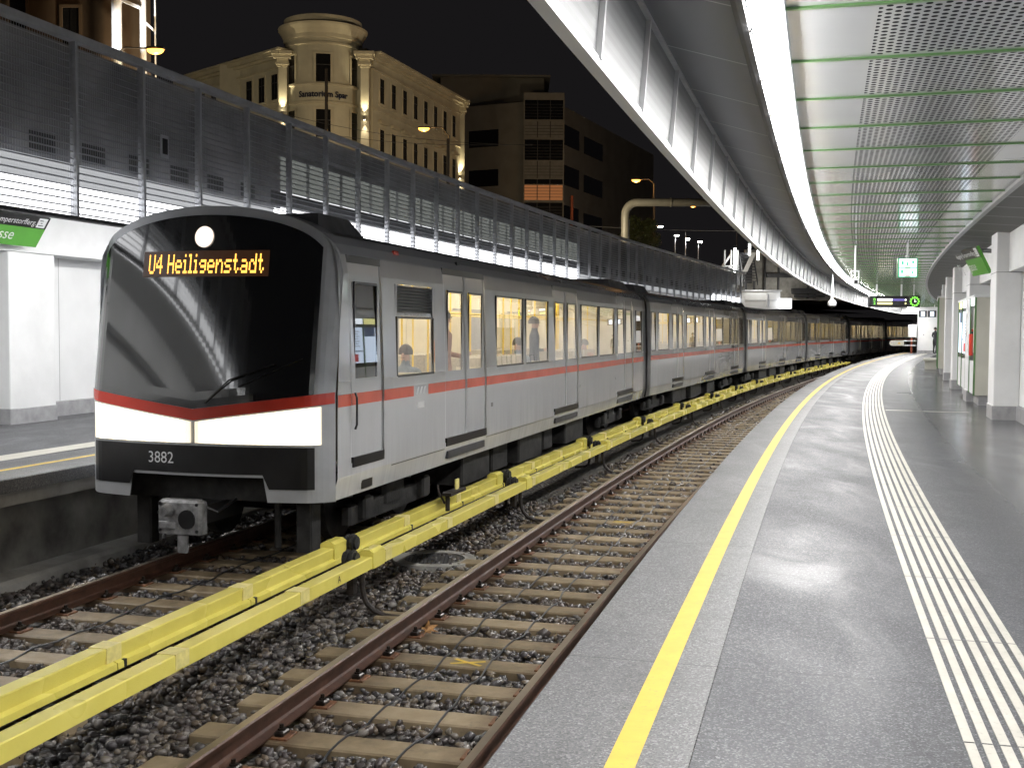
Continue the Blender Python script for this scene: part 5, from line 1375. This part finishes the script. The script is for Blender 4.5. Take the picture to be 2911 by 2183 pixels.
pil(-15.98, -15.42, 79.0); pil(-10.40, -9.85, 79.0, zl=16.1); pil(-4.75, -4.05, 96.0, 20.4, 14.4, 420); 
spot((-4.4, 95.2, 13.0), (-4.4, 95.6, 9), 160, (1, .83, .55), 50, .9)

db = thing('dark_office_building', 'unlit grey block with banded windows and one orange lit blind', 'building')
def bx2(name, A, B, depth, z0, z1, m):
    A = Vector(A); B = Vector(B); d = (B-A).normalized(); n_ = Vector((d.y, -d.x, 0)); n_ = -n_ if n_.y > 0 else n_
    def F(x, y, z): p = A+d*x+n_*y; return (p.x, p.y, z)
    mb = MB(); mb.box(0, (B-A).length, -depth, 0, z0, z1, 0, F); mb.build(name, m, db); return F, (B-A).length
F1, l1 = bx2('wall', (-5.2, 113, 0), (.95, 110, 0), 14, 3.9, 23.2, 'grey_facade')
F2, l2 = bx2('bay_wall', (.95, 109.2, 0), (4.8, 109.2, 0), 14, 3.9, 23.9, 'grey_facade')
F3, l3 = bx2('wall', (4.8, 110, 0), (17, 140, 0), 14, 3.9, 22.8, 'grey_facade')
mb = MB(); mb.box(-7.2, 3.0, 114, 122, 23.2, 26.3); mb.build('roof_storey', 'grey_facade', db)
mb = MB(); mb.box(-8.0, 3.6, 113.5, 122.5, 26.3, 26.5); mb.build('roof_edge', 'grey_facade', db)
for i, z in enumerate((20.2, 18.25, 16.2, 13.8, 11.3)):
    pass
bl = [(21.4, 23.2, 'darkglass'), (19.7, 21.2, 'dim_win'), (17.6, 19.5, 'darkglass'), (15.9, 17.5, 'dim_win'), (15.3+.05, 15.8, 'darkglass'), (13.85, 15.25, 'orange_win'), (11.5, 13.6, 'darkglass')]
for z0, z1, m_ in bl:
    mb = MB(); mb.box(.12, l2-.12, .0, .04, z0, z1, 0, F2); w_ = mb.build('window_band', m_, db)
    mb = MB()
    for q in range(1, 3): mb.box(.12+(l2-.24)*q/3-.04, .12+(l2-.24)*q/3+.04, .041, .09, z0, z1, 0, F2)
    n = int((z1-z0)/.28)
    for q in range(1, n): mb.box(.12, l2-.12, .041, .07, z0+q*.28-.02, z0+q*.28+.02, 0, F2)
    mb.build('blind_slat', 'dark', w_)
for z in (19.2, 15.4, 11.6):
    mb = MB(); mb.box(.05, 4.4, .0, .05, z, z+1.9, 0, F3); mb.box(6, 12, 0, .05, z, z+1.7, 0, F3); mb.build('window_band', 'darkglass', db)
    mb = MB(); mb.box(1.0, 4.2, .0, .05, z, z+1.6, 0, F1); mb.build('window_band', 'darkglass', db)

lb = thing('left_building', 'dark brown house wall with tall windows behind the left end of the fence', 'building')
mb = MB(); mb.box(-40, -16.02, 50, 51.2, 3.9, 34); mb.build('wall', 'brown_facade', lb)
def lbw(x0, x1, z0, z1):
    mb = MB(); mb.box(x0-.12, x0, 49.9, 50.02, z0-.1, z1+.12); mb.box(x1, x1+.12, 49.9, 50.02, z0-.1, z1+.12); mb.box(x0, x1, 49.9, 50.02, z1, z1+.12); mb.box(x0-.2, x1+.2, 49.8, 50.02, z0-.2, z0-.1); o = mb.build('window', 'brown_facade', lb)
    mb = MB(); mb.box(x0, x1, 49.97, 49.995, z0, z1); mb.box((x0+x1)/2-.03, (x0+x1)/2+.03, 49.94, 49.97, z0, z1); mb.build('pane', 'darkglass', o)
for x in (-26.6, -24.1, -21.7, -19.42): 
    for z in (14.3, 10.9): lbw(x, x+.72, z-1.3 if x > -20 else z-.9, z+1.0 if x > -20 else z+2)
st = thing('glass_lift_tower', 'white lit steel columns with cross rails in front of the dark left building', 'tower')
mb = MB(); mb.cyl((-16.42, 48, 3.9), (-16.42, 48, 19), .205, n=20); mb.cyl((-15.40, 48.2, 3.9), (-15.40, 48.2, 19), .13, n=20); mb.build('column', 'white', st)
mb = MB(); mb.cyl((-15.02, 48.6, 3.9), (-15.02, 48.6, 19), .035, n=8); mb.build('thin_pole', 'white', st)
mb = MB()
for z in (12.6, 14.75, 16.9, 10.4):
    mb.box(-16.3, -15.4, 47.95, 48.15, z-.06, z+.06, 0, lambda x, y, z_: (x, y, z_-(x+15.4)*.42)); mb.box(-15.4, -15.0, 48.2, 48.5, z-.5, z-.38, 0, lambda x, y, z_: (x, y, z_-(x+15.4)*.9))
mb.build('cross_rail', 'white', st)
for x in (-16.42, -15.40): spot((x+.2, 44.0, 8.0), (x, 48, 13.9), 7000, (1, .98, .97), 11, .7)

def street_lamp(loc, pole, colr, m_, label, power, arm=True, s_=1.0, base=4.0, group='street lamps behind the fence'):
    x, y, z = loc; t = thing('street_lamp', label, 'street lamp', (pole[0], y, base), 0, group)
    ox, oz = pole[0], base
    mb = MB(); mb.cyl((0, 0, 0), (0, 0, pole[1]-oz), .07*s_, .05*s_, n=10); mb.tube([(0, 0, pole[1]-oz-.01), ((x-ox)*.3, 0, z-oz+.1), ((x-ox)*.9, 0, z-oz+.06)], .035*s_, 8); mb.build('pole', 'steel' if m_ != 'sodium' else 'dark', t)
    dx = math.copysign(1, x-ox) if abs(x-ox) > .01 else 1
    mb = MB(); mb.bevbox(x-ox-.34*s_, x-ox+.34*s_, -.14*s_, .14*s_, z-oz+.03, z-oz+.13, .03); mb.build('lamp_head', 'dark', t)
    mb = MB(); n1 = 14; 
    for i in range(4):
        a0_, a1_ = math.pi/2*i/4, math.pi/2*(i+1)/4
        for k in range(n1):
            b0, b1 = 2*math.pi*k/n1, 2*math.pi*(k+1)/n1
            q = lambda a, b: (x-ox+.34*s_*math.cos(a)*math.cos(b), .18*s_*math.cos(a)*math.sin(b), z-oz+.03-.20*s_*math.sin(a))
            mb.face([q(a0_, b0), q(a0_, b1), q(a1_, b1), q(a1_, b0)])
    mb.build('lamp_lens', m_, t)
    if power: point((x, y, z-.35), power, colr)
SOD = (1.0, .48, .12)
street_lamp((-13.9, 45, 12.33), (-15.6, 12.0), SOD, 'sodium', 'glowing orange street lamp reaching over the left end of the fence', 140)
street_lamp((-5.42, 70, 13.70), (-3.9, 13.3), SOD, 'sodium', 'glowing orange street lamp before the facade of the cream corner building', 260)
street_lamp((9.58, 90, 13.27), (11.0, 13.0), SOD, 'sodium', 'orange street lamp above the portal pipe in the distance', 380)
street_lamp((14.05, 90, 11.28), (17.5, 11.3), SOD, 'sodium', 'small orange lamp just below the horizontal portal pipe', 120, s_=.6)
for x, y, p_ in ((-12, 46, 3300), (-27, 52, 1800), (4.0, 66, 1900), (-24, 44, 70)):  # unseen fill lights added behind the fence to brighten the building fronts
    point((x, y, 7.2), p_, (1, .84, .56), .3)
WHT = (1, .97, .9)
street_lamp((12.18, 95, 10.13), (11.52, 9.85), WHT, 'whitelamp', 'white floodlit mast with two lamp heads, leftmost of the white lamps', 60, s_=.55, base=5, group='white lamps beyond the fence')
street_lamp((13.52, 95, 9.41), (13.40, 9.3), WHT, 'whitelamp', 'white post lamp left of the tall one beside the pale canvas roof', 40, s_=.5, base=5, group='white lamps beyond the fence')
street_lamp((14.43, 95, 9.13), (14.25, 9.7), WHT, 'whitelamp', 'white post lamp with a taller mast, middle of the small white lamps', 40, s_=.5, base=5, group='white lamps beyond the fence')
street_lamp((15.45, 95, 8.91), (15.31, 8.8), WHT, 'whitelamp', 'white post lamp farthest right, above the end of the mesh fence', 40, s_=.5, base=5, group='white lamps beyond the fence')
mb = MB(); mb.bevbox(13.3, 14.3, 94, 96, 7.2, 7.6, .05); mb.bevbox(14.25, 15.3, 94, 96, 6.9, 7.3, .1); tag(mb.build('kiosk_roof', 'white'), 'small pale roof lit by the white post lamps beyond the fence', 'roof')
t = thing('portal_pipe', 'thick grey pipe portal rising behind the fence and turning right', 'pipe')
mb = MB(); pts = [(6.82, 70, 3.9), (6.82, 70, 8.6)]
for k in range(1, 9): a = math.pi/2*k/8; pts.append((6.82+.75*(1-math.cos(a)), 70, 8.6+.75*math.sin(a)))
pts += [(9.5, 70.2, 9.38), (15, 70.6, 9.45)]; mb.tube(pts, .245, 20); M['pipe_grey'] = simple('pipe_grey', (0.12, 0.115, 0.10), .5); o = mb.build('pipe', 'pipe_grey', t); o.data.polygons.foreach_set('use_smooth', [True]*len(o.data.polygons))
mb = MB()
for s_ in ((6.82, 70, 7.0), (9.6, 70.2, 9.38)): mb.cyl((s_[0]-.03, s_[1], s_[2]) if s_[0] > 7 else (s_[0], s_[1], s_[2]-.04), (s_[0]+.03, s_[1], s_[2]) if s_[0] > 7 else (s_[0], s_[1], s_[2]+.04), .29, n=18)
mb.build('flange', 'pipe_grey', t)
for (a, b, lab) in (((-14, 60, 12.4), (1.0, 60, 11.2), 'thin dark overhead wire crossing in front of the cream building'), ((-14, 61, 13.3), (1.0, 61, 11.3), 'second thin overhead wire above the other before the cream building'), ((5, 88, 9.55), (30, 88, 9.9), 'thin pale overhead wires beneath the horizontal pipe')):
    a = Vector(a); b = Vector(b); mb = MB(); mb.tube([a.lerp(b, k/16)-Vector((0, 0, .5*math.sin(math.pi*k/16))) for k in range(17)], .012, 5); tag(mb.build('overhead_wire', 'dark' if a.x < 0 else 'slat'), lab, 'wire')
mb = MB(); mb.cyl((-9.7, 60, 3.9), (-9.7, 60, 15.0), .11, .08, n=10); tag(mb.build('mast', 'bracket'), 'brown mast standing in front of the round turret', 'mast')
mb = MB(); mb.cyl((-3.5, 62, 3.9), (-3.5, 62, 11.8), .10, .08, n=10); tag(mb.build('mast', 'bracket'), 'brown mast beside the right corner of the cream building', 'mast')
mb = MB(); mb.cyl((5.1, 100, 3.9), (5.1, 100, 13.2), .12, .12, n=10); tag(mb.build('mast', 'rust_post'), 'thin orange lit mast before the dark office building', 'mast')
# tree by the portal
t = thing('tree', 'dim tree crown lit orange behind the thick pipe portal', 'tree', (9.2, 84, 4.0))
mb = MB(); mb.tube([(0, 0, 0), (.1, 0, 1.8), (.0, .1, 3.2), (.2, 0, 4.6)], [.16, .12, .09, .04], 8); mb.tube([(.05, 0, 2.2), (.8, .2, 3.6), (1.1, .2, 4.6)], [.07, .05, .02], 6); mb.tube([(.05, 0, 2.0), (-.7, -.2, 3.4), (-1.1, 0, 4.4)], [.07, .05, .02], 6); mb.build('trunk', 'bracket', t)
mb = MB()
for q in range(2600):
    cl = random.choice([(0, 0, 4.6, 1.0), (.9, .3, 4.2, .8), (-.9, 0, 4.1, .8), (.2, .6, 3.6, .7), (-.4, -.5, 5.2, .7), (.7, -.3, 5.2, .6)])
    d_ = Vector((random.gauss(0, 1), random.gauss(0, 1), random.gauss(0, 1))).normalized()*cl[3]*random.random()**.45
    c = Vector(cl[:3])+d_; a = Vector((random.gauss(0, 1), random.gauss(0, 1), random.gauss(0, 1))).normalized()*.10; b = a.orthogonal().normalized()*.07
    mb.face([c-a, c+b, c+a, c-b])
M['foliage'] = simple('foliage', (0.06, 0.07, 0.02), .6, var=.4, scale=2); mb.build('crown', 'foliage', t)

# ------------------------------------------------------------------ footbridge and stair at the far end
fb = thing('road_bridge', 'concrete road bridge over the tracks with a dark opening beneath', 'bridge')
mb = MB(); mb.box(15.5, 42, 85.5, 125, 3.95, 5.2); mb.build('deck', 'concrete', fb)
mb = MB(); mb.box(17.2, 42, 85.2, 85.495, 3.90, 7.6); mb.build('parapet', 'concrete', fb)
mb = MB(); mb.box(18.8, 42, 85.0, 85.199, 5.55, 5.85)
for x in (18.6, 19.6, 21.8, 22.3, 24.6): mb.box(x, x+.12, 84.95, 85.19, 4.0, 7.3)
mb.build('pipe_rack', 'dark', fb)
mb = MB(); mb.box(20.6, 23.2, 84.6, 84.94, 4.35, 4.75); mb.box(20.8, 23.0, 84.6, 84.94, 4.1, 4.3); mb.build('gantry_box', 'dark', fb)
sp = thing('stair_structure', 'dark steel stair and brightly lit landing above the end of the mesh fence', 'stairs')
def SB(x, y, z): return (x, 78+y, z)
mb = MB()
for k in range(10): mb.box(15.75, 16.6, .1+k*.12, .4+k*.12, 4.95+k*.20, 5.0+k*.20, 0, SB)
mb.box(15.70, 15.76, 0, 1.6, 4.7, 5.0, 0, lambda x, y, z: (x, 78+y, z+y*1.25)); mb.box(16.6, 16.66, 0, 1.6, 4.7, 5.0, 0, lambda x, y, z: (x, 78+y, z+y*1.25)); mb.box(15.7, 16.6, 1.7, 1.75, 4.9, 7.0, 0, SB)
mb.build('flight', 'dark', sp)
mb = MB()
for x in (15.88, 16.45): mb.box(x-.07, x+.07, .2, .34, 3.2, 4.95, 0, SB)
mb.build('support_post', 'dark', sp)
mb = MB(); mb.box(14.6, 15.8, 2.0, 3.6, 5.0, 5.15, 0, SB)
for k in range(6): mb.box(14.6, 15.8, 2.0, 2.03, 5.25+k*.16, 5.33+k*.16, 0, SB)
for x in (14.75, 15.2, 15.65): mb.box(x-.05, x+.05, 2.0, 2.1, 4.6, 7.2, 0, SB)
mb.box(14.5, 15.2, 2.1, 2.4, 5.8, 6.0, 0, lambda x, y, z: (x, 78+y, z+(x-14.5)*1.4)); mb.box(15.6, 15.9, -.1, 0, 5.6, 6.9, 0, lambda x, y, z: (x+(z-5.6)*.45, 78+y, z)); mb.build('landing', 'white', sp)
mb = MB()
for x, z0, z1 in ((15.35, 5.6, 7.3), (16.35, 6.8, 7.6), (16.95, 6.5, 7.15)): mb.cyl(SB(x, 1.5, z0), SB(x, 1.5, z1), .075, n=10)
mb.build('fluorescent_tube', 'tube', sp)
hl = thing('track_hall', 'low white lit service building beside the track behind the train roof', 'building')
mb = MB(); mb.box(15.25, 17.8, 76.4, 80, 2.0, 4.22); mb.build('wall', 'white', hl)
mb = MB(); mb.box(15.2, 17.9, 76.3, 80, 4.23, 4.32); mb.box(15.5, 17.6, 76.36, 76.395, 3.6, 3.68); mb.box(16.9, 16.98, 76.3, 76.395, 3.2, 4.1); mb.build('trim', 'slat', hl)
mb = MB(); mb.box(17.75, 18.45, 75.9, 76.39, 3.1, 3.75); mb.build('lightbox', 'glow', hl)
point((16.3, 75.6, 4.9), 60, (1, 1, .97), .2); point((19.5, 83.2, 4.6), 70, (1, .97, .88), .2)
